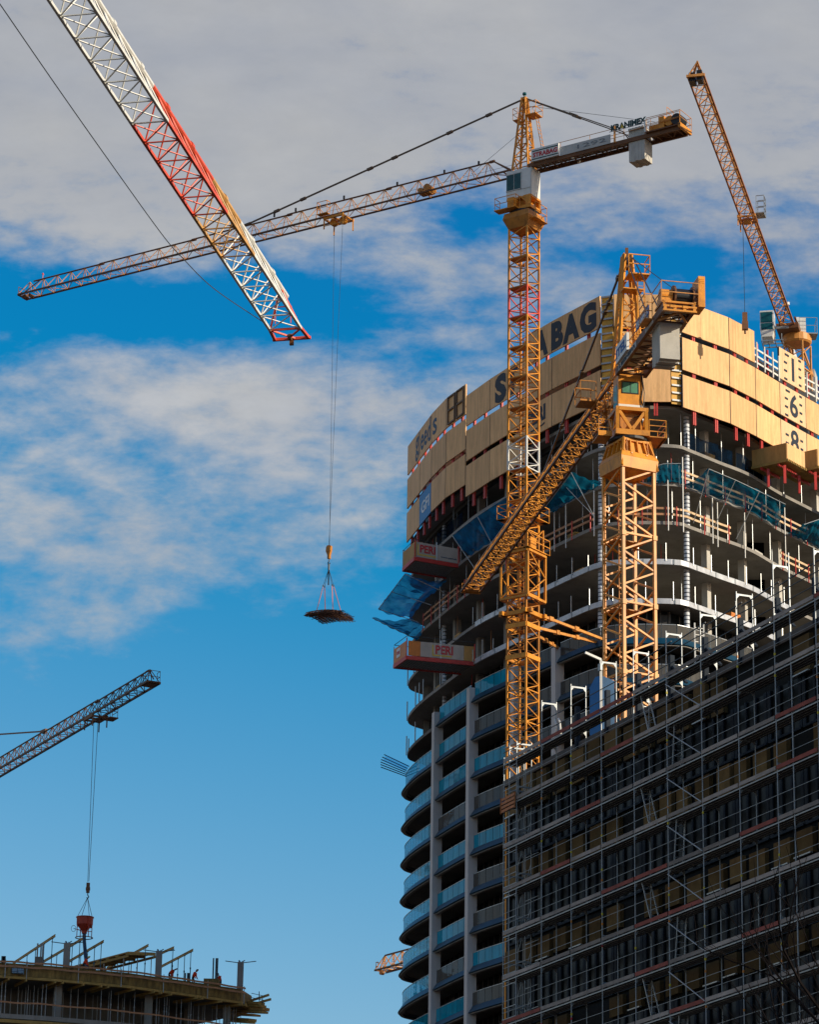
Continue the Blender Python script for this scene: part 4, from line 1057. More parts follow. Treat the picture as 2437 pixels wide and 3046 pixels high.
for i in range(84): mb.tube(q - vB * .2 + Z * (ztB - 25.8 + .31 * i), q + vB * .2 + Z * (ztB - 25.8 + .31 * i), .02, 4)
mb.build('ladder', yellow_old, Bc)
mb = MB(); zz = ztB - hsB - .05; mb.box(V((OB.x, OB.y, zz)) + uB * -.4, uB * .5, vB * .9, Z * .03)
mb.build('rest_platform', yellow_old, Bc); mb = MB(); zz = ztB - 2 * hsB - .05; mb.box(V((OB.x, OB.y, zz)) + uB * -.4, uB * .5, vB * .9, Z * .03); mb.build('rest_platform', yellow_old, Bc)
mb = MB(); C0 = V((OB.x, OB.y, 0)); zs = atD(1868, 1316, 172).z
taper(mb, C0, uB, vB, SB + .3, ztB - .1, SB + .42, ztB + .55); taper(mb, C0, uB, vB, SB + .42, ztB + .56, 2.2, ztB + .9); taper(mb, C0, uB, vB, 1.95, ztB + .9, 1.5, zs - .12); taper(mb, C0, uB, vB, 1.85, zs - .26, 1.9, zs - .13)
for d_, e_ in ((uB, vB), (vB, uB)):
    for g_ in (-1, 1):
        for w_ in (-.95, -.5, 0., .5, .95): mb.beam(C0 + d_ * (g_ * 1.07) + e_ * (w_ * 1.05) + Z * (ztB + .88), C0 + d_ * (g_ * .86) + e_ * (w_ * .86) + Z * (zs - .2), .07, .16, up=d_)
for sgn in (-1, 1):
    for w_ in (-.45, 0, .45): mb.beam(C0 + uB * .98 + vB * (w_ * 1.6) + Z * (ztB + .9), C0 + uB * .9 + vB * (w_ * 1.5) + Z * (zs - .15), .05, .09, up=uB)
    p = C0 + vB * (sgn * (SB + .3) / 2) + uB * (SB + .36) / 2; mb.beam(p + Z * (ztB - .05), C0 + vB * (sgn * .85) + uB * .9 + Z * (zs - .1), .1, .16)
for e in (-.5, .5): mb.tube(C0 + uB * 1.2 + vB * e + Z * (ztB + .8), C0 + uB * 1.12 + vB * e + Z * (ztB + .8), .05)
mb.build('transition_piece', yellow, Bc)
cyl_stack(MB(), C0, [(1.05, zs - .14), (1.16, zs - .1), (1.16, zs + .04), (1.08, zs + .1)]).build('slewing_ring', black, Bc)
c0 = zs - zB + .1; c1 = atD(1868, 1232, 172).z - zB
mb = MB(); F.box(mb, -1.05, 1.1, -1.0, 1.0, c0, c0 + .32)
for b in (-.85, .85):
    mb.beam(F(-.85, b, c0 + .3), F(-.85, b, c1), .2); mb.beam(F(.85, b, c0 + .3), F(.85, b, c1), .2)
    mb.beam(F(-.85, b, c1), F(-.85, 0, c0 + .35), .18, .12, up=F.j)
    mb.beam(F(-.85, b, c1), F(0, b, c0 + .35), .16); mb.beam(F(.85, b, c1), F(0, b, c0 + .35), .16)
F.box(mb, -.95, .95, -.95, .95, c1 - .12, c1 + .1)
mb.build('turntable', yellow, Bc)
mb = MB(); F.box(mb, -.5, .5, -.6, .6, c0 + .3, c1 - .12); mb.build('slewing_motor', yellow_old, Bc)
mb = MB(); F.box(mb, -.9, .9, -2.0, -1.0, c0 + .0, c0 + .06); F.box(mb, -.9, .9, -2.05, -1.9, c0 + .0, c0 + .3); railing(mb, [F(-.9, -1.0, c0), F(-.9, -2.0, c0), F(.9, -2.0, c0), F(.9, -1.0, c0)], 1.05, .03, mids=2); mb.build('service_platform', yellow, Bc); mb = MB()
F.box(mb, -.5, .9, 1.1, 1.9, c0 + .0, c0 + .06); railing(mb, [F(-.5, 1.1, c0), F(-.5, 1.85, c0), F(.9, 1.85, c0)], 1.0, .03); F.box(mb, -.55, -.45, 1.1, 1.9, c0, c0 + .3)
mb.build('service_platform', yellow, Bc)
mb = MB(); F.box(mb, -.62, .55, -.72, .72, c1 + .1, -.05)
cab = mb.build('cab', yellow, Bc)
ca = -.62
mb = MB(); F.box(mb, ca - .015, ca, -.42, .48, -1.2, -.58); F.box(mb, -.3, .45, .72, .735, -1.9, -.6); mb.build('window', paint('green cab glass', (.1, .26, .17), .12, var=.25, scale=1.5, spec=.6), cab)
mb = MB()
for b0, b1, q0, q1 in ((-.48, .54, -1.26, -1.2), (-.48, .54, -.58, -.52), (-.48, -.42, -1.26, -.52), (.48, .54, -1.26, -.52), (.0, .03, -1.2, -.58)): F.box(mb, ca - .03, ca, b0, b1, q0, q1)
mb.build('window_frame', black, cab)
mb = MB(); F.box(mb, ca - .012, ca, -.72, .72, -2.1, -1.92); F.box(mb, -.5, .5, .72, .732, -2.1, -1.92); mb.build('white_stripe', white, cab)
mb = MB(); mb.path([F(ca - .05, -.62, -.1), F(ca - .08, -.7, -.9), F(ca - .06, -.6, -1.6), F(ca - .1, -.72, -2.1), F(ca - .1, -.5, -2.6), F(ca, -.2, -2.7)], .03, 5); mb.path([F(ca - .05, -.68, -.3), F(ca - .12, -.78, -1.2), F(ca - .1, -.7, -2.4)], .025, 5); mb.build('cable_loom', black, cab)
# head
hB = 7.55; mb = MB()
ft = [(-.7, .75), (-.7, -.75), (.75, .75), (.75, -.75)]; tp = [(-.22, .2), (-.22, -.2), (.2, .2), (.2, -.2)]
for i in range(4): mb.beam(hp(i, 0), F(tp[i][0], tp[i][1], hB), .18, .18)
def hq(i, t): return F(ft[i][0] + (tp[i][0] - ft[i][0]) * t, ft[i][1] + (tp[i][1] - ft[i][1]) * t, hB * t)
for (i, k2) in ((0, 1), (2, 3), (0, 2), (1, 3)):
    for q in range(6): mb.beam(hq(i if q % 2 else k2, q / 7), hq(k2 if q % 2 else i, (q + 1) / 7), .07); mb.beam(hq(i, q / 7), hq(k2, q / 7), .07)
for b in (-.24, .2): F.box(mb, -.24, .24, b, b + .05, hB - 1.3, hB + .1)
mb.build('tower_head', yellow, Bc)
mb = MB(); mb.tube(F(0, -.2, hB - .2), F(0, .2, hB - .2), .3, 14); mb.tube(F(0, -.2, hB - .7), F(0, .2, hB - .7), .2, 12); mb.beam(F(0, 0, hB), F(0, 0, hB + .5), .18); mb.build('head_sheave', rusty, Bc)
mb = MB(); F.box(mb, -1.6, -.5, -.95, .3, hB - 1.75, hB - 1.68); railing(mb, [F(-.5, -.95, hB - 1.7), F(-1.6, -.95, hB - 1.7), F(-1.6, .3, hB - 1.7)], 1.15, .035)
F.box(mb, -1.1, -.3, -.7, .5, hB - 2.5, hB - 2.44)
for e in (-.75, -.35): mb.beam(F(-1.05, e, .8), F(-1.05, e, hB - 1.7), .08)
for i in range(16): mb.tube(F(-1.05, -.75, 1 + .33 * i), F(-1.05, -.35, 1 + .33 * i), .02, 4)
mb.build('head_ladder', yellow, Bc)
# jib
secs = [(.9, 2.3), (2.3, 9.3), (9.3, 18.3), (18.3, 27.3), (27.3, 36.3), (36.3, LB)]
for i, (a0, a1) in enumerate(secs):
    if i == 0:
        mb = MB()
        for b in (-.66, .66): mb.beam(F(a0, b, 0), F(a1, b, 0), .14); mb.beam(F(a0, b, .05), F(2.6, 0, 1.35), .11)
        mb.beam(F(1.5, -.66, 0), F(1.5, .66, 0), .09); mb.build('jib_root', yellow_old, Bc); continue
    n = int(round((a1 - a0) / 1.55)); last = i == len(secs) - 1
    web = MB(); jib_mesh(web, F(a0, 0, 0), F(a1, 0, 0), 1.34, 1.35, n, .02, .045, top=False, cross_x=True)
    sec = web.build('jib_section', yellow, Bc)
    ch = MB()
    for b in (-.67, .67): ch.beam(F(a0, b, 0), F(a1, b, 0), .12, .13)
    ch.build('chords', rusty, sec)
    MB().tube(F(a0 + .2, 0, 1.35), F(a1 + (.3 if not last else -1.2), 0, 1.35), .085, 8).build('top_chord', yellow, sec)
mb = MB(); mb.beam(F(LB - 1.3, 0, 1.3), F(LB, 0, .3), .08); mb.beam(F(LB, -.68, 0), F(LB, .68, 0), .2); F.box(mb, LB - .8, LB, -.5, .5, -.05, .0); railing(mb, [F(LB, -.6, 0), F(LB, .6, 0)], .6, .03)
mb.build('jib_tip', yellow_old, Bc)
mb = MB(); mb.tube(F(2, .1, .2), F(LB - .5, .1, .2), .02, 4); mb.tube(F(2, -.15, .1), F(LB - .5, -.15, .1), .02, 4); mb.build('trolley_rope', cable, Bc)
mb = MB(); e1_ = F(20.5, 0, 1.42); a_ = F(.2, .0, hB); d = e1_ - a_
mb.beam(a_, e1_, .11)
for t in (.05, .09, .2, .24, .52, .78): mb.beam(a_ + d * (t - .008), a_ + d * (t + .008), .22)
mb.build('pendant', pipe, Bc)
tB = 4.6
mb = MB()
for b in (-.8, .8): mb.beam(F(tB - .8, b, -.15), F(tB + .8, b, -.15), .15, .2); mb.beam(F(tB - .7, b, -.1), F(tB - .7, b, -.9), .1); mb.beam(F(tB + .7, b, -.1), F(tB + .7, b, -.9), .1)
for a in (-.7, .7): mb.beam(F(tB + a, -.8, -.25), F(tB + a, .8, -.25), .13)
for a in (-.35, .35): mb.tube(F(tB + a, -.3, -.35), F(tB + a, .3, -.35), .28, 12)
F.box(mb, tB - .6, tB + .7, .85, 1.8, -.1, .0); railing(mb, [F(tB - .6, .85, 0), F(tB - .6, 1.8, 0), F(tB + .7, 1.8, 0), F(tB + .7, .85, 0)], 1.15, .035); mb.build('trolley', yellow_old, Bc)
mb = MB()
random.seed(3)
for i in range(16):
    a = 1.5 + random.random() * 2.6; b = random.uniform(-.6, .6); mb.path([F(a, b, random.uniform(-.2, .3)), F(a + .2, b + .1, random.uniform(-1.4, -.6)), F(a + random.uniform(-.4, .5), b * .6, random.uniform(-1.3, -.3))], .035, 4)
F.box(mb, 1.3, 1.9, -.5, .5, -1.2, -.6); F.box(mb, 2.4, 2.9, -.4, .5, -.9, -.5); mb.build('hoist_gear', yellow_old, Bc)
# counter-jib
E_ = -10.9
mb = MB()
for b in (-.82, .82): mb.beam(F(-.7, b, -.05), F(E_, b, -.05), .2, .42)
for i in range(10): mb.beam(F(-.9 - i, -.82, -.12), F(-.9 - i, .82, -.12), .09)
for i in range(9): mb.beam(F(-.9 - i, -.82 if i % 2 else .82, -.12), F(-1.9 - i, .82 if i % 2 else -.82, -.12), .07)
mb.build('counter_jib', rusty, Bc)
mb = MB(); F.box(mb, -6.8, -1.2, -.5, .5, .16, .2); F.box(mb, E_ + .1, -9.3, -.8, .8, .0, .05); mb.build('walkway', steel, Bc)
mb = MB(); railing(mb, [F(-1.2, .92, .15), F(-3.2, .92, .15), F(-5.6, .92, .15), F(-8, .92, .15)], 1.1, .03); railing(mb, [F(-1.2, -.92, .15), F(-4.5, -.92, .15), F(-8, -.92, .15)], 1.1, .03); mb.build('handrail', orange, Bc)
mb = MB(); F.box(mb, -3.9, -1.5, .95, 1.1, .1, 1.15); sg = mb.build('sign_box', white, Bc)
mb = MB(); mb.text('ITEL', F(-2.7, 1.11, .62), -F.j, Z, .55, 2.1, .03, .02); mb.build('lettering', blue_ink, sg)
mb = MB(); F.box(mb, -5.4, -1.6, .93, .96, -.3, .06); pn = mb.build('name_strip', whitegrey, Bc)
mb = MB(); mb.text('LIEBHERR', F(-3.5, .97, -.12), -F.j, Z, .25, 3.5, .03, .02); mb.build('lettering', ink, pn)
mb = MB(); F.box(mb, -8.2, -5.5, .95, .98, .55, 1.1); pn = mb.build('upper_sign', blue_ink, Bc)
mb = MB(); mb.text('KRANIMEX', F(-6.85, .99, .82), -F.j, Z, .36, 2.5, .03, .02); mb.build('lettering', white_ink, pn)
zw0 = atD(1988, 1050, 162.5).z - zB; zw1 = -.25
for i in range(5):
    a = -7.3 - .33 * i; d = .1 * (i % 2); mb = MB(); F.box(mb, a - .315, a, -.56, .56, zw0 - d, zw1); F.box(mb, a - .3, a - .02, -.95, .95, zw1, zw1 + .2); mb.build('counterweight_slab', concrete_lt, Bc)
mb = MB(); F.box(mb, E_ - .15, E_ + .08, -.95, .95, -.34, -.24); F.box(mb, E_ - .15, E_ + .08, -.95, .95, -.1, .0)
for b in (-.9, -.35, .2, .75): F.box(mb, E_ - .14, E_ + .07, b, b + .16, -.24, -.1)
F.box(mb, E_, E_ + .12, -.95, .95, .2, .3); mb.beam(F(E_ + .05, -.85, 0), F(E_ + .05, -.85, .25), .12); mb.beam(F(E_ + .05, .85, 0), F(E_ + .05, .85, .25), .12); F.box(mb, E_, -9.3, -.95, -.85, .25, .35); F.box(mb, E_, -9.3, .85, .95, .25, .35)
for b in (-.45, .25): F.box(mb, E_ - .18, E_ - .15, b, b + .3, -.15, .0)
mb.build('end_frame', yellow, Bc)
mb = MB()
for b in (-.8, .8): mb.beam(F(-9.5, b, -.3), F(E_ + .1, 0, -.3), .1, .14)
mb.build('under_brace', yellow_old, Bc)
mb = MB(); mb.tube(F(-10.2, .9, .85), F(-10.2, .25, .85), .38, 16); F.box(mb, -10.6, -9.8, .3, .95, .3, .7); mb.build('winch_gearbox', yellow, Bc)
mb = MB(); mb.tube(F(-10.2, .2, .85), F(-10.2, .1, .85), .62, 18); mb.build('drum_flange', rusty, Bc); mb = MB(); mb.tube(F(-10.2, -.85, .85), F(-10.2, -.95, .85), .62, 18); mb.build('drum_flange', rusty, Bc)
mb = MB(); mb.tube(F(-10.2, .1, .85), F(-10.2, -.85, .85), .46, 20); mb.build('winch_drum', black, Bc)
mb = MB(); F.box(mb, E_ + .1, -9.6, -1.5, -1.13, .15, 1.95)
for i in range(3): F.box(mb, E_ + .08, E_ + .1, -1.46, -1.17, 1.55 + .1 * i, 1.6 + .1 * i)
mb.build('switch_cabinet', yellow, Bc)
mb = MB(); railing(mb, [F(-9.0, 1.0, .2), F(E_, 1.0, .2), F(E_, -1.1, .2)], 1.25, .03); railing(mb, [F(-7.6, 1.35, .0), F(-8.8, 1.35, .0), F(-8.8, .95, 0)], 1.5, .03, mids=2); F.box(mb, -8.8, -7.6, .9, 1.4, .0, .06); mb.build('deck_rail', orange, Bc)
mb = MB(); mb.tube(F(-.1, -.1, hB), F(-10., -.1, 1.3), .025, 4); mb.tube(F(-.1, .1, hB), F(-7, .5, .3), .04, 4); mb.tube(F(-.1, -.3, hB), F(-7, -.5, .3), .04, 4); mb.build('rear_rope', cable, Bc)

# ---------------------------------------------------------------- crane C: red and white jib overhead, upper left
tipC = atD(868, 1008, 149); zC = tipC.z; topC = atz(212, 10, zC)
jC = tipC - topC; jC.z = 0; jC.normalize()
L1 = (tipC - topC).length
OC = topC - jC * 26
F = Fr(OC, jC); LC = L1 + 26
Cc = thing('tower_crane', 'red, white and yellow banded crane jib with a slack rope under it', 'tower crane', V((OC.x, OC.y, 0)))
def bandC(xy): return (atz(*xy, zC) - OC).dot(F.j)
b1 = bandC((445, 365)); b2 = bandC((640, 636)); b3 = bandC((711, 762))
wC = 1.58; hC = 1.75
def jsec(a0, a1, m, cm=None):
    n = max(2, int(round((a1 - a0) / 1.9)))
    mb = MB(); jib_mesh(mb, F(a0, 0, 0), F(a1, 0, 0), wC, hC, n, .075, .038, cross_x=True); 
    for b in (-wC / 2, wC / 2): mb.beam(F(a0, b, 0), F(a1, b, 0), .12, .15)
    mb.tube(F(a0, 0, hC), F(a1, 0, hC), .14, 8)
    for q in range(int((a1 - a0) / 4)): mb.tube(F(a0 + 2 + 4 * q, 0, hC), F(a0 + 2.35 + 4 * q, 0, hC), .2, 8)
    return mb.build('jib_section', m, Cc)
yellow_c = paint('ochre crane paint', (.6, .33, .1), .5, var=.15, scale=1.1, dirt=.5, dirt_rgb=(.2, .1, .04))
jsec(2, b1 - 12, white); jsec(b1 - 12, b1, white); jsec(b1, b2, red); jsec(b2, b3, yellow_c); jsec(b3, LC - 1.3, white)
mb = MB(); a0 = LC - 1.3
for b in (-wC / 2, wC / 2): mb.beam(F(a0, b, 0), F(LC, b * 1.1, 0), .14); mb.beam(F(a0, b, 0), F(a0 - 1.2, 0, hC), .08)
mb.beam(F(LC, -wC * .62, 0), F(LC, wC * .62, 0), .14); mb.beam(F(a0, -wC / 2, 0), F(a0, wC / 2, 0), .1); mb.beam(F(a0, -wC / 2, 0), F(LC, .2, 0), .08); mb.beam(F(a0, wC / 2, 0), F(LC, -.2, 0), .08)
railing(mb, [F(a0 - .5, -.4, .1), F(a0 - .5, .4, .1)], .9, .03); mb.build('jib_tip', red, Cc)
mb = MB(); mb.tube(F(LC - .35, -.08, -.05), F(LC - .35, .08, -.05), .17, 12); F.box(mb, LC - .06, LC + .08, -.1, .1, -.34, -.05); mb.build('tip_sheave', rusty, Cc)
# slack rope from the tip back to the mast
rp = []
for (x, y), dz in (((797, 968), 0), ((640, 862), 0), ((545, 770), 0), ((480, 695), 0), ((330, 487), 0), ((170, 260), 0), ((3, 18), 0), ((-120, -160), 0)):
    rp.append((x, y))
pts = []
for i, (x, y) in enumerate(rp):
    t = i / (len(rp) - 1); ax = F(LC - 1 - (LC - 8) * [0, .2, .32, .4, .58, .74, .88, .97][i], 0, 0)
    pts.append(atD(x, y, math.hypot(ax.x, ax.y)))
P_ = [F(LC - 1, -.6, 0)] + pts; sm = []
for i in range(len(P_) - 1):
    q0, q1, q2, q3 = P_[max(0, i - 1)], P_[i], P_[i + 1], P_[min(len(P_) - 1, i + 2)]
    for q in range(6):
        t = q / 6; sm.append(.5 * ((2 * q1) + (q2 - q0) * t + (2 * q0 - 5 * q1 + 4 * q2 - q3) * t * t + (3 * q1 - q0 - 3 * q2 + q3) * t ** 3))
MB().path(sm, .022, 5).build('slack_rope', cable, Cc)
mb = MB()
for i in range(10): mast_mesh(mb, V((OC.x, OC.y, zC / 10 * i)), F.j, F.s, 2., zC / 10, .1, .06, 2)
mb.build('mast', white, Cc); mb = MB()
for b in (-.7, .7): mb.beam(F(2, b, 0), F(-12, b, 0), .2, .4)
for i in range(4): mb.beam(F(0, 0, 0) + F.j * (.6 * (1 if i % 2 else -1)) + F.s * (.6 if i < 2 else -.6), F(0, 0, 7), .16)
mb.build('counter_jib', white, Cc); mb = MB(); F.box(mb, -12, -9.5, -.8, .8, -2, .3); mb.build('counterweight', concrete_lt, Cc)

# ---------------------------------------------------------------- crane D: on top of the core, right
OD = atD(2352, 992, 270); zD = OD.z; tipD = atz(2070, 226, zD); jD = tipD - OD; jD.z = 0; LD = jD.length
F = Fr(OD, jD)
D_ = thing('tower_crane', 'orange crane standing on top of the tower with a hanging glass cab', 'tower crane', V((OD.x, OD.y, 96)))
n = int(LD / 1.75)
web = MB(); jib_mesh(web, F(1.2, 0, 0), F(LD, 0, 0), 1.22, 1.35, n, .02, .036, top=False, cross_x=True); jb = web.build('jib', orange, D_)
ch = MB()
for b in (-.61, .61): ch.beam(F(1.2, b, 0), F(LD, b, 0), .12, .13)
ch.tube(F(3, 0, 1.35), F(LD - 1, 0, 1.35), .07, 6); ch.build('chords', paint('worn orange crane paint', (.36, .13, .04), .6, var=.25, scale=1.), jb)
mb = MB(); mb.beam(F(LD - .8, -.2, 1.0), F(LD + .35, -.2, 1.0), .1); mb.beam(F(LD + .35, -.2, 1.0), F(LD, .61, 0), .05); mb.beam(F(LD - 1.2, .61, 0), F(LD + .35, -.2, 1.0), .09); mb.beam(F(LD - 1.2, -.61, 0), F(LD + .35, -.2, 1.0), .06); mb.beam(F(LD, -.7, 0), F(LD, .7, 0), .2); mb.build('jib_tip', orange, D_)
mb = MB(); F.box(mb, LD - 1.0, LD - .1, -.45, -.05, -.3, .5); F.box(mb, LD - 1.2, LD - .2, .1, .55, -.3, .4); mb.build('tip_sheaves', black, D_)
aT = (atz(2222, 646, zD) - OD).dot(F.j); sgn = 1 if px(F(aT, 1, 0))[0] > px(F(aT, -1, 0))[0] else -1
mb = MB()
for b in (-.7, .7): mb.beam(F(aT - .8, b, -.2), F(aT + .8, b, -.2), .14, .22)
for a in (-.7, 0, .7): mb.beam(F(aT + a, -.7, -.25), F(aT + a, .7, -.25), .13)
mb.tube(F(aT, -.3, -.4), F(aT, .3, -.4), .3, 12)
for a in (-.7, .7): mb.beam(F(aT + a, -.7 * sgn, -.2), F(aT + a, -.7 * sgn, -1.0), .1)
mb.build('trolley', orange, D_)
mb = MB(); F.box(mb, aT - .6, aT + .6, min(.75 * sgn, 1.45 * sgn), max(.75 * sgn, 1.45 * sgn), .0, .08); railing(mb, [F(aT - .5, .8 * sgn, 0), F(aT - .5, 1.45 * sgn, 0), F(aT + .5, 1.45 * sgn, 0), F(aT + .5, .8 * sgn, 0)], 1.6, .04, mids=2); mb.build('trolley_basket', galv, D_)
hz = atD(2220, 945, math.hypot(*F(aT)[:2])).z
mb = MB()
for a in (-.12, .12): mb.tube(F(aT + a, -.4 * sgn, -.3), V((*F(aT + a * .6, -.4 * sgn)[:2], hz + .5)), .014, 4)
mb.build('hoist_rope', cable, D_)
q = V((*F(aT, -.4 * sgn)[:2], hz)); mb = MB(); mb.box(q, V((.2, 0, 0)), V((0, .14, 0)), Z * .45); mb.box(q - Z * .7, V((.24, 0, 0)), V((0, .2, 0)), Z * .35); mb.tube(q - Z * 1.0, q - Z * 1.4, .09); mb.build('hook_block', rusty, D_)
mb = MB()
cyl_stack(mb, V((OD.x + .6, OD.y, 0)), [(1.15, zD - 1.1), (1.3, zD - .95), (1.3, zD - .35), (1.1, zD - .2)], 20); mb.build('slewing_ring', orange, D_)
mb = MB(); F.box(mb, -1.6, 2.2, -1.0, 1.0, -.35, .15)
for b in (-.9, .9): mb.beam(F(-1.2, b, 0), F(1.6, b * .7, .9), .14); mb.beam(F(1.3, b * .68, 0), F(3.0, 0, 1.35), .1)
mb.build('turntable', rusty, D_)
mb = MB()
for i in range(5): mast_mesh(mb, V((OD.x + .6, OD.y, zD - 1.1 - 2.6 * (i + 1))), V((.85, -.53, 0)), V((.53, .85, 0)), 1.75, 2.6, .09, .05, 1)
mb.build('mast', orange, D_)
cc = atD(2284, 968, 268); cx_, cy_ = V((.97, -.2, 0)).normalized(), V((.2, .97, 0)).normalized()
mb = MB()
vs = [cc + cx_ * x + cy_ * y + Z * z for z, s_ in ((1.15, 1.), (-.75, 1.), (-1.35, .75)) for x, y in ((-.62 * s_, -.7), (.62 * s_, -.7), (.62 * s_, 1.0), (-.62 * s_, 1.0))]
mb.add(vs, [(0, 1, 2, 3), (0, 4, 5, 1), (1, 5, 6, 2), (2, 6, 7, 3), (3, 7, 4, 0), (4, 8, 9, 5), (5, 9, 10, 6), (6, 10, 11, 7), (7, 11, 8, 4), (8, 11, 10, 9)]); cab = mb.build('cab', white, D_)
mb = MB(); mb.box(cc + cx_ * -.02 - cy_ * .71 + Z * .5, cx_ * .52, cy_ * .015, Z * .5); mb.box(cc - cy_ * .71 - Z * .38, cx_ * .52, cy_ * .015, Z * .3); mb.build('window', cab_glass, cab)
mb = MB(); q = cc - Z * 1.75
for x in (-.5, .1, .7, 1.3): mb.beam(q + cx_ * x - cy_ * .7, q + cx_ * x + cy_ * 1.0, .07)
for y in (-.7, .15, 1.0): mb.beam(q - cx_ * .5 + cy_ * y, q + cx_ * 1.4 + cy_ * y, .09)
for x, y in ((-.5, -.7), (-.5, 1), (1.3, -.7)): mb.beam(q + cx_ * x + cy_ * y, q + cx_ * x + cy_ * y + Z * .6, .06)
mb.build('cab_step', galv, D_); MB().beam(cc + cx_ * .6 - Z * .3, cc + cx_ * 1.9 - Z * .3, .2).build('cab_bracket', galv, D_)
q = atD(2382, 970, 270); mb = MB(); mb.box(q + Z * -.1, V((.42, 0, 0)), V((0, .5, 0)), Z * .75); mb.build('switch_cabinet', white, D_)
mb = MB(); mb.box(q + V((.6, 0, -1.0)), V((.85, 0, 0)), V((0, .8, 0)), Z * .05); railing(mb, [q + V((-.2, -.8, -1)), q + V((1.4, -.8, -1)), q + V((1.4, .8, -1))], 1.5, .03); mb.build('service_platform', galv, D_)
mb = MB(); mb.tube(F(1.6, 0, 1.2), F(1.6, 0, 2.2), .04); mb.tube(F(1.6, 0, 2.1), F(1.6, 0, 2.35), .2, 10); mb.build('warning_lamp', white, D_)
mb = MB()
for b in (-.6, .6): mb.beam(F(-1.0, b, 0), F(-13, b, 0), .18, .3)
for i in range(9): mb.beam(F(-1.5 - 1.3 * i, -.6, 0), F(-2.8 - 1.3 * i, .6, 0), .07)
mb.build('counter_jib', orange, D_)
mb = MB(); sd_ = .75 if px(F(-6, .75, 0))[0] > px(F(-6, -.75, 0))[0] else -.75
for a0, a1 in ((-5.6, -1.8), (-10, -6.2)): F.box(mb, a0, a1, min(-sd_ - .05, -sd_ + .05), max(-sd_ - .05, -sd_ + .05), .2, 1.7)
mb.build('sign_board', white, D_)
mb = MB(); F.box(mb, -13, -10.8, -.8, .8, -1.8, .6); mb.build('counterweight', concrete_lt, D_)

# ---------------------------------------------------------------- crane E: lower left, with the concrete bucket
tE = atD(292, 2130, 303); zE = tE.z; tipE = atz(472, 2020, zE); farE = atz(0, 2297, zE); jE = tipE - farE; jE.z = 0; LE = jE.length - 1.2
dE = jE.normalized(); OE = farE - dE * 22; F = Fr(OE, dE); LE += 22
Ec = thing('tower_crane', 'brown crane jib with a red concrete bucket on its long ropes', 'tower crane', V((OE.x, OE.y, 0)))
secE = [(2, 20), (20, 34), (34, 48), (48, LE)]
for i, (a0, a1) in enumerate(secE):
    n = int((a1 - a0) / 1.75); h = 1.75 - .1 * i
    web = MB(); jib_mesh(web, F(a0, 0, 0), F(a1, 0, 0), 1.3, h, n, .02, .042, top=False); sec = web.build('jib_section', paint('shade darkened rust paint', (.15, .068, .028), .65, var=.25), Ec)  # base colour darkened to carry the jib's shade
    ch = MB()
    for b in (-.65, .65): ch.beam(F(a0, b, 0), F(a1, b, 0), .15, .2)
    ch.tube(F(a0 + .3, 0, h), F(a1 + (.5 if i < 3 else -1.1), 0, h), .085, 6); ch.tube(F(a0, 0, h), F(a0 + .6, 0, h), .16, 6); ch.build('chords', paint('shade darkened chord paint', (.1, .05, .025), .6, var=.2), sec)  # chords darkened further, shade put into their colour
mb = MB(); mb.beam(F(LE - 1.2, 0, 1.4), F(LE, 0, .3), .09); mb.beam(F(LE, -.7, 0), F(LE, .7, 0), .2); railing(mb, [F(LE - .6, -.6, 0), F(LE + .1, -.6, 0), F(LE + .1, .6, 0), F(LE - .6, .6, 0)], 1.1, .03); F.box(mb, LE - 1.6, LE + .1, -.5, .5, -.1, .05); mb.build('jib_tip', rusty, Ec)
aP = (atz(108, 2175, zE + 1.6) - F(0, 0, 1.6)).dot(F.j); mb = MB(); mb.beam(F(aP, 0, 1.7), F(.3, 0, 8.5), .14); mb.beam(F(aP - .5, 0, 1.75), F(aP + .9, 0, 1.65), .26); mb.build('pendant', rusty, Ec)
aT = (tE - OE).dot(F.j); mb = MB()
for b in (-.75, .75):
    mb.beam(F(aT - 1.1, b, -.25), F(aT + 1.1, b, -.25), .2, .28)
    for a in (-1.0, 1.0): mb.beam(F(aT + a, b, -.2), F(aT + a, b, -1.3), .12)
for a in (-1, 0, 1): mb.beam(F(aT + a, -.75, -.3), F(aT + a, .75, -.3), .16)
sg_ = 1 if px(F(aT, 1, 0))[0] > px(F(aT, -1, 0))[0] else -1
F.box(mb, aT + .2, aT + 1.6, min(.8 * sg_, 1.7 * sg_), max(.8 * sg_, 1.7 * sg_), -.4, -.3); railing(mb, [F(aT + .2, 1.6 * sg_, -.35), F(aT + 1.6, 1.6 * sg_, -.35), F(aT + 1.6, .8 * sg_, -.35)], 1.2, .035); mb.build('trolley', rusty, Ec)
hx = F(aT)[:2]; hz = atD(263, 2640, math.hypot(*hx)).z
mb = MB()
for a, b in ((-.55, -.14), (.55, .14)): mb.tube(F(aT + a, 0, -.5), V((*F(aT + b)[:2], hz + .6)), .028, 4)
mb.tube(F(5, 0, -.3), F(aT - 1, 0, -.45), .02, 4); mb.build('hoist_rope', paint('blue grey rope', (.05, .11, .15), .5), Ec)
hk = V((*hx, hz)); mb = MB(); mb.box(hk, V((.16, 0, 0)), V((0, .14, 0)), Z * .48); mb.tube(hk - Z * .1 + V((-.2, 0, 0)), hk - Z * .1 + V((.2, 0, 0)), .17, 10); mb.build('hook_block', rusty, Ec)
mb = MB(); mb.tube(hk - Z * .45, hk - Z * .72, .05); mb.path([hk - Z * .72, hk + V((.12, 0, -.85)), hk + V((.05, 0, -1.0)), hk + V((-.1, 0, -.95))], .05, 5); mb.build('hook', black, Ec)
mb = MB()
for i in range(12): mast_mesh(mb, V((OE.x, OE.y, zE / 12 * i)), F.j, F.s, 2., zE / 12, .1, .06, 2)
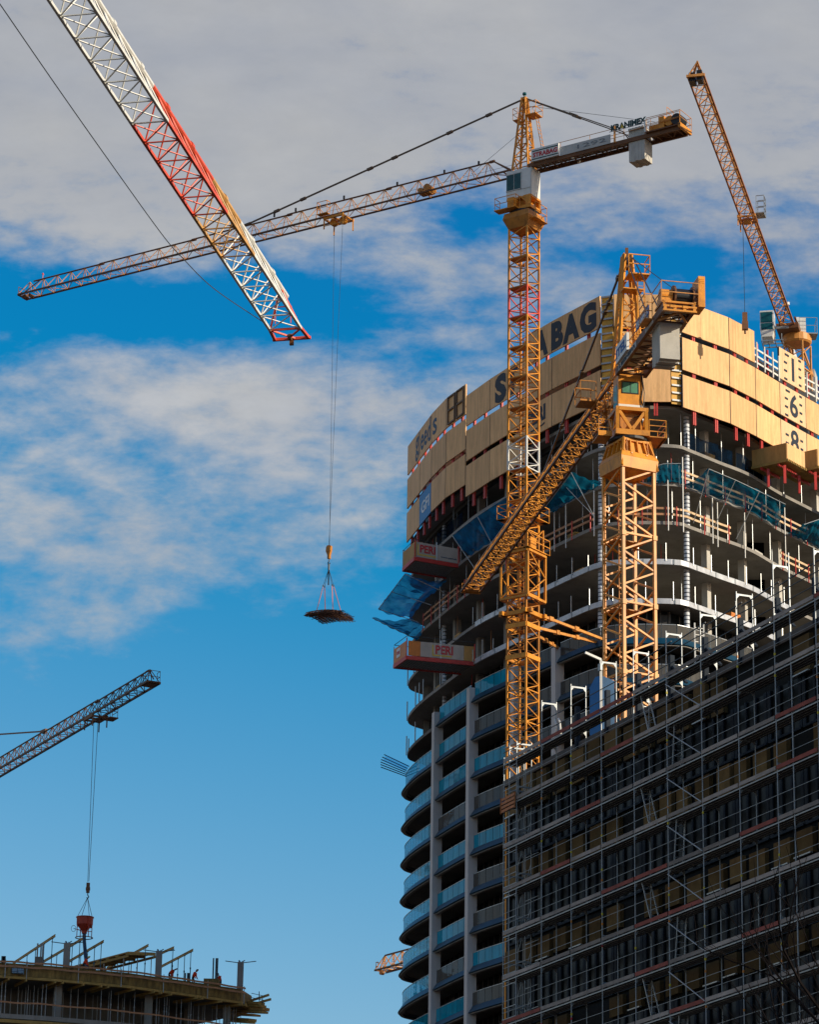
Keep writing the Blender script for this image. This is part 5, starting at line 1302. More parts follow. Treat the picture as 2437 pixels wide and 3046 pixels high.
mb.build('mast', rusty, Ec); mb = MB()
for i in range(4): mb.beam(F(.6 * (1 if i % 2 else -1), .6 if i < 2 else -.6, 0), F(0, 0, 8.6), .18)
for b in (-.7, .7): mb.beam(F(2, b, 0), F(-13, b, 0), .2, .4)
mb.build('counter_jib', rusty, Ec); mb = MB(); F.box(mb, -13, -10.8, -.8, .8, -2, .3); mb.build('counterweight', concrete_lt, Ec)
# bucket
bk = hk - Z * 3.95
zt_ = atD(260, 2727, math.hypot(*hx)).z; bt = V((hk.x - .15, hk.y, zt_))
BK = thing('concrete_bucket', 'red funnel-shaped concrete bucket with a blue hose hung from the brown crane jib', 'bucket', V((bt.x, bt.y, zt_ - 1.9)))
mb = MB(); cyl_stack(mb, bt, [(.82, 0), (.86, .0), (.86, -.07), (.8, -.08), (.78, -.75), (.74, -.8), (.26, -1.35), (.24, -1.6), (.2, -1.62)], 20); mb.build('funnel', bucket_red, BK)
mb = MB()
for i in range(4):
    a = .6 + i * math.pi / 2; d = V((math.cos(a), math.sin(a), 0)); mb.beam(bt + d * .8 - Z * .1, bt + d * .8 - Z * 2.0, .07); mb.beam(bt + d * .8 - Z * 1.3, bt + d * .25 - Z * 1.35, .06)
    mb.prism([bt + d * .76 - Z * .6, bt + d * .76 - Z * 1.0, bt + d * .55 - Z * 1.0], d.cross(Z) * .05)
mb.build('leg_frame', bucket_red, BK)
mb = MB(); rr = [bt + V((.82 * math.cos(i * math.pi / 12), .82 * math.sin(i * math.pi / 12), -2.0)) for i in range(25)]; mb.path(rr, .05, 5)
ww = [bt + V((-1.05, 0, -1.12)) + V((.22 * math.cos(i * math.pi / 8), 0, .3 * math.sin(i * math.pi / 8))) for i in range(17)]; mb.path(ww, .025, 4); mb.tube(bt + V((-1.05, 0, -1.12)), bt + V((-.2, 0, -1.3)), .03); mb.build('foot_ring', rusty, BK)
mb = MB(); mb.path([bt - Z * 1.6, bt + V((.02, 0, -2.2)), bt + V((.2, 0, -3.6)), bt + V((.42, 0, -5.0))], .17, 10); mb.build('hose', hose_m, BK)
mb = MB()
for i in range(4):
    a = .6 + i * math.pi / 2; mb.tube(hk - Z * .95, bt + V((.8 * math.cos(a), .8 * math.sin(a), 0)), .025, 4)
mb.build('chain_sling', cable, BK)

# ---------------------------------------------------------------- crane F: small jib peeping out behind the balconies
tF = atD(1132, 2888, 345); zF = tF.z; qF = atz(1215, 2866, zF); dF = (qF - tF); dF.z = 0; dF.normalize(); OF = tF + dF * 30; F = Fr(OF, -dF); LF = 30
Fc = thing('tower_crane', 'short sunlit crane jib peeping out behind the lowest glass balconies', 'tower crane', V((OF.x, OF.y, 0)))
web = MB(); jib_mesh(web, F(1, 0, 0), F(LF, 0, 0), 1.5, 1.6, 17, .02, .06, top=False, cross_x=True); jb = web.build('jib', orange, Fc)
ch = MB()
for b in (-.75, .75): ch.beam(F(1, b, 0), F(LF, b, 0), .16, .17)
ch.tube(F(1, 0, 1.6), F(LF - .9, 0, 1.6), .1, 6); ch.build('chords', rusty, jb)
mb = MB(); mb.beam(F(LF - .8, 0, 1.5), F(LF, 0, .3), .1); railing(mb, [F(LF - .4, -.6, 0), F(LF, -.6, 0), F(LF, .6, 0)], .9, .04); mb.tube(F(LF - .3, -.2, -.2), F(LF - .3, .2, -.2), .25, 10); mb.build('jib_tip', orange, Fc)
mb = MB()
for i in range(12): mast_mesh(mb, V((OF.x, OF.y, zF / 12 * i)), F.j, F.s, 1.8, zF / 12, .1, .06, 2)
mb.build('mast', orange, Fc)
mb = MB(); mb.tube(F(2, .2, -.3), F(LF - .3, 0, -.4), .03, 4); mb.build('hoist_rope', cable, Fc)
# ================================================================ scaffolded building, lower right
KS = .914
def sc_pt(x, y):
    p = atD(1983, 2010, 140); q = atz(x, y, p.z); return EYE + (q - EYE) * KS
PX = [(1612, 2218), (1699, 2172), (1789, 2121), (1885, 2072), (1983, 2010), (2085, 1960), (2193, 1905), (2303, 1843), (2425, 1780)]
S0 = sc_pt(1535, 2253); S1 = sc_pt(2425, 1780)
sd = (S1 - S0); sd.z = 0; sd.normalize(); sn = V((sd.y, -sd.x, 0))
if sn.x > 0: sn = -sn                       # outward, to the left of the street
ZT = sc_pt(1983, 2010).z
def at_line(xp, out=0., z=None):
    """distance along the scaffold line whose point at deck height stands at picture column xp"""
    lo, hi = -12., 60.
    for _ in range(50):
        m = (lo + hi) / 2
        if px(S0 + sd * m + sn * out + (Z * (z - S0.z) if z is not None else Z * 0))[0] < xp: lo = m
        else: hi = m
    return (lo + hi) / 2
TP = [at_line(x) for x, y in PX]
bay = (TP[-1] - TP[0]) / (len(TP) - 1)
TP += [TP[-1] + bay, TP[-1] + 2 * bay]
TA = at_line(1500); TB = at_line(1538)
def Q(t, out=0., z=0.): p = S0 + sd * t + sn * out; return V((p.x, p.y, z))
SCF = thing('scaffold', 'grey tube scaffold with plank decks covering the dark building', 'scaffold', Q(TP[4], 0, 0))
LIFT = 2.0; NL = 10; DEP = .73
random.seed(21)
def frame_part(t, ztop, zbase, hhead=2.0, first=False):
    mb = MB()
    for o in (0, -DEP): mb.tube(Q(t, o, zbase), Q(t, o, ztop), .027, 6)
    n = int((ztop - zbase) / LIFT) + 1
    for i in range(n):
        z = ztop - .12 - i * LIFT
        if z < zbase: break
        mb.beam(Q(t, 0, z), Q(t, -DEP, z), .05, .07)
        for o, s_ in ((0, -1), (-DEP, 1)): mb.prism([Q(t, o, z), Q(t, o + s_ * .17, z), Q(t, o, z - .2)], sd * .02)
    return mb.build('frame', galv, SCF)
ZB = 0.
for i, t in enumerate(TP): frame_part(t, ZT + 2.02 + (.35 if i in (2, 7) else 0), ZT - 11 * LIFT)
MB().tube(Q(at_line(2350), .0, 10), Q(at_line(2350), .0, ZT + 2.4), .03, 6).build('standard', galv, SCF)
for t in (TA, TB, (TA + TB) / 2 - .1): frame_part(t, ZT + (.3 if t == TA else .75), ZT - 11 * LIFT)
# couplers: small yellow and orange clamps
for m, nm, sel in ((paint('yellow clamp', (.6, .5, .03), .5), 'clamps', 0), (paint('orange clamp', (.6, .22, .03), .5), 'clamps', 1), (paint('red clamp', (.5, .03, .05), .5), 'clamps', 2)):
    for i, t in enumerate(TP[:-1]):
        for l in range(NL - 1):
            r = random.random()
            if (r < .5 and sel == 0) or (.5 < r < .8 and sel == 1) or (r > .93 and sel == 2):
                z = ZT - LIFT * l - random.uniform(.2, 1.6); MB().tube(Q(t, .0, z), Q(t, .0, z + .1), .042, 6).build('clamp', m, SCF)
# decks with toe boards
ALL = [TA] + TP
for l in range(NL):
    z = ZT - LIFT * l
    for i in range(len(ALL) - 1):
        if l > 8 and i < 2: continue
        t0, t1 = ALL[i], ALL[i + 1]
        d = MB().box(Q((t0 + t1) / 2, -DEP / 2, z - .04), sd * ((t1 - t0) / 2 - .02), sn * (DEP / 2 - .02), Z * .035).build('deck', deck_m, SCF)
        mb = MB()
        for q in (.25, .5, .75): mb.beam(Q(t0 + .02, -DEP * q, z - .09), Q(t1 - .02, -DEP * q, z - .09), .03, .05)
        mb.beam(Q(t0 + .02, .0, z - .07), Q(t1 - .02, .0, z - .07), .03, .05); mb.build('edge_profile', galv, d)
        r = random.random()
        if l == 0: r = .1 if i in (1, 2, 3, 9) else .6
        MB().box(Q((t0 + t1) / 2, .05, z + .08), sd * ((t1 - t0) / 2 - .05), sn * .015, Z * .08).build('toe_board', board_rd if r < .34 else board_gr, d)
# guard rails
for l in range(-0, NL):
    z = ZT - LIFT * l; mb = MB()
    for h in (.5, 1.0):
        for i in range(len(ALL) - 1):
            t0, t1 = ALL[i], ALL[i + 1]; mb.tube(Q(t0, .03, z + h), Q(t1, .03, z + h), .011 if l else .022, 5)
    if l == 0:
        for i in range(4, len(ALL) - 1): mb.tube(Q(ALL[i], -.25, z + 1.45), Q(ALL[i + 1], -.25, z + 1.6), .03, 5)
    mb.build('guard_rail', cable if l == 0 else galv, SCF)
# diagonal braces in one bay
for l in range(1, NL):
    z = ZT - LIFT * l; MB().tube(Q(TP[4], .05, z + LIFT - .3), Q(TP[5], .05, z + .05), .024, 6).build('diagonal_brace', galv, SCF)
# ladders
for l, (ta, tb, b_) in enumerate([(TP[3] + .35, TP[3] + 1.15, 3), (TP[4] + .4, TP[4] - .1 + .25, 4), (TP[3] + .3, TP[3] + 1.15, 3), (TP[4] + .5, TP[4] + .2, 4), (TP[3] + .3, TP[3] + 1.2, 3), (TP[4] + .5, TP[4] + .2, 4), (TP[3] + .3, TP[3] + 1.2, 3), (TP[4] + .5, TP[4] + .2, 4)]):
    z = ZT - LIFT * (l + 1); mb = MB(); w = .2
    for o in (-w, w): mb.beam(Q(tb, -.35 + o, z), Q(ta, -.35 + o, z + LIFT), .05, .03)
    for q in range(8): f = (q + .5) / 8; p = Q(tb + (ta - tb) * f, -.35, z + LIFT * f); mb.tube(p - sn * w, p + sn * w, .016, 4)
    mb.build('ladder', steel, SCF)
mb = MB()
for e in (0., .42): mb.beam(Q(TP[4] + 1.0, -DEP - .1 - e, ZT), Q(TP[4] + 1.0, -DEP - .1 - e, ZT + 2.2), .06)
for q in range(7): mb.tube(Q(TP[4] + 1.0, -DEP - .1, ZT + .2 + .3 * q), Q(TP[4] + 1.0, -DEP - .52, ZT + .2 + .3 * q), .02, 4)
mb.build('ladder', white, SCF)
# the stair tower at the left end, with an orange gate
mb = MB()
for l in range(NL):
    z = ZT - LIFT * l - .3
    for a, b in ((TA, TB), ):
        for h in (.0, .5, 1.): mb.tube(Q(a, .02, z + h), Q(b, .02, z + h), .02, 4); mb.tube(Q(a, -DEP * 1.5, z + h), Q(b, -DEP * 1.5, z + h), .02, 4)
        mb.tube(Q(a, -DEP, z - .4), Q(b, -DEP, z + 1.4), .02, 4)
    mb.tube(Q(TA, -DEP * 1.5, z - 1.5), Q(TA, -DEP * 1.5, z + .5), .025, 5)
mb.build('end_bay_braces', galv, SCF)
zg = atD(1500, 2390, math.hypot(*Q(TA)[:2])).z
gt = thing('orange_gate', 'orange slatted gate on the outer corner of the scaffold', 'gate', Q(TA, .1, zg - .5))
mb = MB()
for i in range(4): mb.box(Q((TA + TB) / 2, .12, zg - .4 + .18 * i), sd * ((TB - TA) / 2 + .05), sn * .02, Z * .06)
for t in (TA - .05, TB + .05): mb.beam(Q(t, .13, zg - .5), Q(t, .13, zg + .25), .06)
mb.build('slats', paint('dull orange gate paint', (.45, .14, .03), .6, var=.25, dirt=.4), gt)

# the building behind the scaffold
TL = at_line(1508, -1.4); TR = TP[-1] + .8; BO = -1.15
OFF = thing('scaffolded_building', 'dark building with yellow insulation slabs behind the scaffold', 'building', Q((TL + TR) / 2, BO - 7, 0))
ZRF = ZT - .35; BD = 12.5
MB().prism([Q(TL, BO - .25, 0), Q(TR, BO - .25, 0), Q(TR, BO - BD, 0), Q(TL, BO - BD, 0)], Z * ZRF).build('wall', membrane, OFF)
MB().prism([Q(TL - .1, BO - .1, ZRF + .003), Q(TR, BO - .1, ZRF + .003), Q(TR, BO - BD, ZRF + .003), Q(TL - .1, BO - BD, ZRF + .003)], Z * .3).build('roof', concrete_dk, OFF)
STO = 3.76; random.seed(4)
i_win = 0
for r in range(6):
    zc = ZT - 1.15 - STO * r; hh = (.74, .66, .5, .42, .4, .4)[r]
    ins = MB(); lip = MB(); t = TL + .4
    def fin():
        global ins
        if r < 3: ins.build('insulation', insul, OFF); ins = MB()
    while t < TR - 1:
        w = random.uniform(1.0, 1.3)
        if random.random() < .93:
            dz = random.uniform(-.12, .06)
            ins.box(Q(t + w / 2, BO - .14 + random.uniform(-.03, .03), zc + dz), sd * w / 2, sn * .1, Z * hh)
            if random.random() < .3 and r < 4: MB().box(Q(t + w / 2, BO - .0, zc + dz - hh - .03), sd * w / 2, sn * .06, Z * .025).build('metal_lip', steel, OFF)
            fin()
        t += w + random.uniform(.42, .7)
    if ins.v: ins.build('insulation', insul, OFF)['kind'] = 'stuff'
    if lip.v: lip.build('metal_lip', steel, OFF)
    z0 = zc - STO + hh + .1; z1 = zc - hh - .12
    t = TL + .3
    while t < TR - 2:
        w = 2.75
        g = MB().box(Q(t + w / 2, BO - .235, (z0 + z1) / 2), sd * (w / 2 - .15), sn * .01, Z * (z1 - z0) / 2).build('window', winglass, OFF)
        fb = MB()
        for k in range(4):
            tt = t + .15 + (w - .3) * k / 3; fb.box(Q(tt, BO - .17, (z0 + z1) / 2), sd * (.12 if k % 3 == 0 else .07), sn * .03, Z * ((z1 - z0) / 2 + .02))
        fb.box(Q(t + w / 2, BO - .17, z0 - .01), sd * (w / 2 - .1), sn * .05, Z * .05)
        fb.build('frame', mullion, g)
        t += w
for i, t in enumerate(TP[:-1]):
    mb = MB(); q = t + 1.1
    mb.box(Q(q, BO - .1, ZT + .65), sd * .11, sn * .1, Z * .95)
    if i > 1: mb.beam(Q(q + .15, BO - .1, ZT + 1.1), Q(q + .95, BO - .3, ZT + .2), .16, .08)
    mb.build('facade_post', mullion, OFF)
# blue board and small site things on the top deck
tb = at_line(1790, -1.7); zb0 = ZT + .02
blu = thing('blue_site_board', 'tall blue boxed board with a cut corner standing on the top deck', 'board', Q(tb, -1.6, zb0))
u_ = V((.8, -.6, 0)); v_ = V((.6, .8, 0)); q = Q(tb, -1.7, 0)
za = atD(1775, 2010, math.hypot(q.x, q.y)).z; 
mb = MB(); l_ = .62; mb.prism([q - u_ * l_ + Z * (ZRF + .3), q + Z * (ZRF + .3), q + Z * za, q - u_ * (l_ * .5) + Z * za, q - u_ * l_ + Z * (za - .45)], v_ * .06); mb.build('front_board', blue_board, blu)
mb = MB(); mb.prism([q + Z * (ZRF + .3), q + v_ * 1.0 + Z * (ZRF + .3), q + v_ * 1.0 + Z * za, q + Z * za], u_ * .05); mb.build('side_board', paint('dark blue board', (.02, .07, .15), .6, var=.2), blu)
# gantry arm of a small hoist
th = thing('hoist_arm', 'white bent pipe arm leaning out above the blue board', 'hoist', Q(TP[2], -.05, ZT))
zt_ = atD(1790, 1962, math.hypot(*Q(TP[2])[:2])).z
mb = MB(); mb.beam(Q(TP[2], .0, ZT + .1), Q(TP[2], .0, zt_), .11); e = atD(1741, 1941, math.hypot(*Q(TP[2])[:2]) - .3); mb.beam(Q(TP[2], .0, zt_), e, .1); mb.build('pipe', white, th)
mb = MB(); mb.prism([Q(TP[2] - .1, 0, zt_ - .5), Q(TP[2] + .15, 0, zt_ - .5), Q(TP[2] + .15, 0, zt_ - .2), Q(TP[2] - .1, 0, zt_ - .2)], sn * .1); mb.build('winch', galv, th)
for xp, lab in ((1650, 'pair of white bent brackets lying on the top scaffold deck near the blue board'),):
    t = at_line(xp, -.35); th = thing('bracket', lab, 'bracket', Q(t, -.3, ZT))
    MB().path([Q(t, -.3, ZT + .02), Q(t + .2, -.35, ZT + .7), Q(t + .1, -.3, ZT + 1.)], .045, 6).build('pipe', white, th)
    MB().path([Q(t + .6, -.4, ZT + .05), Q(t + .45, -.4, ZT + .8), Q(t + .3, -.4, ZT + 1.)], .045, 6).build('pipe', white, th)
    MB().tube(Q(t + .4, -.35, ZT + .01), Q(t + .4, -.35, ZT + .06), .2, 10).build('foot_plate', white, th)

# ================================================================ concrete frame building, lower left
zL = atD(380, 2893, 300).z
LP = [(-60, 2860), (0, 2862), (150, 2872), (380, 2893), (560, 2918), (715, 2941)]
LF_ = [atz(x, y, zL) for x, y in LP]
end = LF_[-1] + V((.9, 3.6, 0)); LF_ += [end, end + V((-2.2, 5, 0))]
LF_ = [LF_[0] + V((-14, -2, 0))] + LF_
LB_ = thing('concrete_frame_building', 'dark concrete frame building with formwork and workers on its top deck', 'building', V((-28, 305, 0)))
def inset(P, d):
    r = []
    for (p, o, u) in frame_along(P): r.append(p - o * d)
    return r
FA = frame_along(LF_)
if FA[3][1].y > 0: FA = [(p, -o, u) for p, o, u in FA]
BK_ = [LF_[-1] + V((-8, 10, 0)), LF_[0] + V((4, 30, 0))]
def plate(z0, z1, out=0., name='slab', mat=concrete_dk):
    P = [p + o * out for p, o, u in FA] + BK_
    o = MB().prism([V((p.x, p.y, z0)) for p in P], Z * (z1 - z0)).build(name, mat, LB_)
    import bmesh
    bm = bmesh.new(); bm.from_mesh(o.data); bmesh.ops.recalc_face_normals(bm, faces=bm.faces); bm.to_mesh(o.data); bm.free(); return o
hb = 1.15                                     # edge formwork height
plate(zL - hb - .12, zL - hb + .15, -.1, 'deck_slab')
MB().sweep([(V((p.x, p.y, 0)), o, u) for p, o, u in FA], [(-.05, zL - hb), (.05, zL - hb), (.05, zL), (-.05, zL)]).build('edge_formwork', formply, LB_)
MB().sweep([(V((p.x, p.y, 0)), o, u) for p, o, u in FA], [(-.2, zL - hb - .3), (.22, zL - hb - .3), (.22, zL - hb - .06), (-.2, zL - hb - .06)]).build('edge_waler', timber, LB_)
zf = zL - hb - 3.55
plate(zf - .42, zf, 0., 'lower_slab', concrete)
plate(0, zf - 3.6, -.6, 'lower_storeys', concrete_dk)
plate(zf - 3.9, zf - 3.4, 0., 'lower_slab', concrete)
MB().sweep([(V((p.x, p.y, 0)), o, u) for p, o, u in FA[:5]], [(-.2, zf - .85), (.25, zf - .85), (.25, zf - .55), (-.2, zf - .55)]).build('edge_waler', timber, LB_)
def LL(t, out=0., z=0.):
    """point at parameter t (0..n) along the left building's edge"""
    i = min(int(t), len(FA) - 2); f = t - i; a, oa, _ = FA[i]; b, ob, _ = FA[i + 1]
    p = a + (b - a) * f + (oa * (1 - f) + ob * f).normalized() * out; return V((p.x, p.y, z))
def tl(xp, z, out=0.):
    best = min((abs(px(LL(q / 200, out, z))[0] - xp), q / 200) for q in range(100, (len(FA) - 2) * 200)); return best[1]
# joists sticking out under the edge
for xp in (10, 62, 148, 170, 232, 285, 305, 382, 440, 462, 492, 568, 584, 640, 700, 712):
    t = tl(xp, zL - hb); a = LL(t, .25, zL - hb - .38); b = LL(t, -3.0, zL - hb - .38); MB().beam(a + V((.5, 0, 0)), b, .14, .24).build('joist', timber, LB_)
for h0, m, nm, o_ in ((.05, timber_rd, 'handrail', .5), (-.38, timber_rd, 'handrail', .55)):
    n = 40; A_ = [LL(.9 + 5.2 * i / n, o_, zL + h0 + .03 * math.sin(i * 1.3)) for i in range(n + 1)]
    mb = MB(); 
    for a, b in zip(A_, A_[1:]): mb.beam(a, b, .05, .17)
    mb.build(nm, m, LB_)
A_ = [LL(.9 + 5.4 * i / 40, .15, zf + 1.05 + .04 * math.sin(i)) for i in range(41)]; mb = MB()
for a, b in zip(A_, A_[1:]): mb.beam(a, b, .05, .15)
mb.build('handrail', timber_rd, LB_)
for xp in (15, 78, 230, 356, 480, 610, 716): t = tl(xp, zL); MB().beam(LL(t, .45, zL - hb - .3), LL(t, .45, zL + .25), .06).build('rail_post', galv, LB_)
# columns with starter bars on the top deck
COLS = [(197, 2805, 1.9), (472, 2829, 1.9), (716, 2862, 1.9)]
def rot_cap(c, z):
    mb = MB()
    for dx, dy in ((-1.5, .05), (-.2, .5), (.35, .45), (1.5, -.05)): mb.beam(c + Z * (z - .05), c + V((dx, dy, z + .12 + (.18 if abs(dx) < 1 else .02))), .12, .06)
    for i in range(5): mb.tube(c + V((.25 * math.cos(i * 1.3), .25 * math.sin(i * 1.3), z - .3)), c + V((.25 * math.cos(i * 1.3), .25 * math.sin(i * 1.3), z + .12)), .025, 4)
    return mb
for xp, yt, w in COLS:
    p = LL(tl(xp, zL), -1.3); zt2 = atD(xp, yt, math.hypot(p.x, p.y)).z; p = atD(xp, 2870, math.hypot(p.x, p.y)); p = V((p.x, p.y, 0))
    MB().box(p + Z * (zL - hb + zt2) / 2, V((.29, 0, 0)), V((0, .29, 0)), Z * (zt2 - zL + hb) / 2).build('top_column', concrete, LB_)
    rot_cap(p, zt2).build('clamp_bars', cable, LB_)
for xp, yt, yb, w in ((10, 2840, 2862, .2), (118, 2802, 2852, .5), (640, 2846, 2898, .4), (556, 2890, 2920, .35)):
    p = LL(tl(xp, zL), -1.0); D = math.hypot(p.x, p.y); p = atD(xp, yb, D); zt2 = atD(xp, yt, D).z; mb = MB()
    for dx in (-.5, 0.15, .5): mb.beam(V((p.x + dx * w, p.y, zL - hb)), V((p.x + dx * w, p.y, zt2 - (.1 if dx else 0))), .2 if w < .3 else .13)
    mb.build('starter_bars', cable if w < .45 else concrete, LB_)
p = LL(tl(642, zL), -.6); MB().box(V((p.x, p.y, zL + .15)), V((.75, 0, 0)), V((0, .5, 0)), Z * .5).build('column_formwork', formply, LB_)
p = LL(tl(115, zL), -.9); D = math.hypot(p.x, p.y); MB().box(atD(114, 2862, D), V((.3, 0, 0)), V((0, .3, 0)), Z * .5).build('column_stub', concrete_dk, LB_)
for xp in (186, 465, 712):
    p = LL(tl(xp, zf + 1), -1.6); MB().box(V((p.x, p.y, zf + 1.7)), V((.36, 0, 0)), V((0, .36, 0)), Z * 1.7).build('column', concrete, LB_)
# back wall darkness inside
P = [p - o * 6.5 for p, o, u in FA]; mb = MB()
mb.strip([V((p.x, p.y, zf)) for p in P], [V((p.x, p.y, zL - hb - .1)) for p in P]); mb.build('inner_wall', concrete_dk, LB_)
# props under the formwork deck
random.seed(8)
hp_ = zL - hb - .42 - zf; pr0 = None
xs_ = []
x = 4
while x < 735: xs_.append(x); x += random.choice([7, 11, 16, 22, 14])
for xp in xs_:
    inn = random.choice([.8, .8, 1.8, 3.0, 4.2]); t = tl(xp, zf + 1.5, -inn); p = LL(t, -inn, zf)
    if pr0 is None:
        mb = MB(); mb.tube(p, p + Z * hp_ * .55, .05, 6); mb.tube(p + Z * hp_ * .55, p + Z * hp_, .036, 6); mb.tube(p + Z * hp_ * .53, p + Z * hp_ * .57, .075, 6); mb.box(p + Z * .006, V((.1, 0, 0)), V((0, .1, 0)), Z * .006)
        pr0 = mb.build('steel_prop', galv, None, origin=p); tag(pr0, 'thin grey steel prop standing in the dark under the formwork deck', 'prop', 'steel props under the formwork deck')
    else:
        c = pr0.copy(); COL.objects.link(c); c.location = p; ORI[c.name] = V(p)
# timber beams propped on the top deck
BEAMS = [((38, 2868), (164, 2785), 'first'), ((130, 2862), (245, 2795), ''), ((205, 2862), (308, 2802), ''), ((318, 2882), (441, 2814), ''), ((478, 2838), (517, 2821), ''), ((478, 2878), (574, 2828), '')]
LBL = ['timber beam on props beside the starter-bar stub, farthest from the blue hose', 'timber beam on props just behind the capped column next to the hose', 'timber beam on props passing behind the blue hose', 'timber beam along the edge of the plywood shuttering table', 'short timber beam poking out behind the middle capped column', 'timber beam sloping up over the worker bent low']
random.seed(2)
zprop = []
for (a, b, _), lb in zip(BEAMS, LBL):
    p = LL(tl(a[0], zL), -1.5); D0 = math.hypot(p.x, p.y); A_ = atD(a[0], a[1], D0 + 2.5); B_ = atD(b[0], b[1], D0 - .0)
    # level beams that run back over the deck: the far end is farther away at the same height
    zb_ = B_.z; A2 = atz(a[0], a[1], zb_)
    if (A2 - B_).length > 22: A2 = B_ + (A2 - B_).normalized() * 22
    mb = MB(); d = (A2 - B_)
    mb.beam(B_, A2, .1, .03); mb.beam(B_ + Z * .2, A2 + Z * .2, .1, .05); mb.beam(B_ + Z * .1, A2 + Z * .1, .04, .2)
    tag(mb.build('timber_beam', timber, None), lb, 'timber beam', 'timber beams propped over the top deck')['kind'] = 'thing'
    nps = 1 if lb.startswith('short') else 4
    for i in range(nps):
        q = B_ + d * ((.06, .25, .45, .65)[i]); zprop.append((q, lb))
pr1 = None
for q, lb in zprop:
    zb_ = zL - hb + .15; p = V((q.x, q.y, zb_)); h = q.z - .02 - zb_
    if h < .4: continue
    mb = MB(); mb.tube(p, p + Z * h * .6, .05, 6); mb.tube(p + Z * h * .6, p + Z * h, .038, 6); mb.tube(p + Z * h * .58, p + Z * h * .62, .08, 6); mb.box(p + Z * h, V((.1, 0, 0)), V((0, .1, 0)), Z * .01)
    tag(mb.build('beam_prop', paint('teal painted prop', (.035, .12, .15), .5, var=.2), None), 'thin prop carrying a timber beam on the top deck with the workers', 'prop', 'props under the timber beams')
# tilted shuttering table
p = LL(tl(400, zL), -2.5); D = math.hypot(p.x, p.y)
tt = thing('shuttering_table', 'plywood shuttering table on props beside the middle capped column', 'shuttering', V((p.x, p.y, zL - hb + .15)))
c0 = atD(470, 2836, D); c1 = atD(322, 2858, D + 1.); zt3 = c0.z
a = atz(463, 2836, zt3); b = atz(390, 2836, zt3); c = atz(322, 2866, zt3); d = atz(400, 2868, zt3)
b = a + V((-2.6, -.3, 0)); back = (LL(3.2, -9) - LL(3.2, -2)); back.z = 0; back.normalize(); c = b + back * 12 + V((-4, 0, 0)); d = a + back * 12 + V((-4, 0, 0))
MB().prism([a, b, c, d], Z * .12).build('plywood_top', ply_dk, tt)
mb = MB()
for i in range(9): f = i / 8; mb.beam(a + (d - a) * f - Z * .1, b + (c - b) * f - Z * .1 + V((-.25, 0, 0)), .08, .2)
mb.beam(b - Z * .3, c - Z * .3, .12, .22); mb.beam(a - Z * .3, d - Z * .3, .12, .22); mb.build('joists', timber, tt)
mb = MB()
for f in (.05, .3, .55, .8):
    for q in (a + (d - a) * f, b + (c - b) * f, (a + b) / 2 + ((c + d) / 2 - (a + b) / 2) * f): mb.tube(V((q.x, q.y, zL - hb + .15)), q - Z * .4, .045, 5)
mb.build('legs', galv, tt)
# beams and boards sticking out at the right end
for (x0, y0), (x1, y1), lb in (((752, 2974), (800, 2958), 'upper timber beam poking out past the end of the formwork deck'), ((752, 2986), (806, 2971), 'lower timber beam poking out past the end of the formwork deck')):
    D = math.hypot(LF_[-3].x, LF_[-3].y) + 2; mb = MB(); mb.beam(atD(x0 - 20, y0 + 6, D + 2), atD(x1, y1, D), .12, .22); tag(mb.build('timber_beam', timber, None), lb, 'timber beam', 'timber beams at the end of the deck')['kind'] = 'thing'
D = math.hypot(LF_[-3].x, LF_[-3].y) + 1.5
th = thing('board_stack', 'stack of timber boards overhanging the end of the formwork deck', 'boards', atD(770, 3010, D))
for y, x1, w in ((2984, 778, .25), (2992, 783, .25), (3001, 793, .3), (3010, 789, .2), (3019, 765, .2), (3034, 752, .3), (3040, 748, .2)):
    MB().beam(atD(690, y - 4, D + 3), atD(x1, y, D), .9, w).build('board', ply_dk if y % 2 else timber, th)
mb = MB(); 
for x, y0, y1 in ((771, 2948, 2976), (781, 2966, 2996)): mb.tube(atD(x, y0, D), atD(x, y1, D), .04, 5)
for y in (2953, 2966): mb.tube(atD(748, y, D + .5), atD(788, y + 9, D), .03, 5)
mb.build('end_rail', cable, th)
p = LL(tl(50, zL), .1); th = thing('white_blue_crate', 'pale blue mesh crate behind the orange timber handrail', 'crate', p)
D = math.hypot(p.x, p.y) - .2; a = atD(36, 2894, D); b = atD(70, 2896, D); mb = MB(); mb.box((a + b) / 2 + Z * .22, (b - a) / 2, V((0, .4, 0)), Z * .22); mb.build('body', paint('pale blue crate', (.25, .42, .6), .6, var=.2), th)
mb = MB()
for q in range(3): mb.beam(a + Z * (.1 + .15 * q) - V((0, .45, 0)), b + Z * (.1 + .15 * q) - V((0, .45, 0)), .03)
mb.beam(a - V((0, .45, 0)), a + Z * .45 - V((0, .45, 0)), .04); mb.beam((a + b) / 2 - V((0, .45, 0)), (a + b) / 2 + Z * .45 - V((0, .45, 0)), .04); mb.build('bars', cable, th)

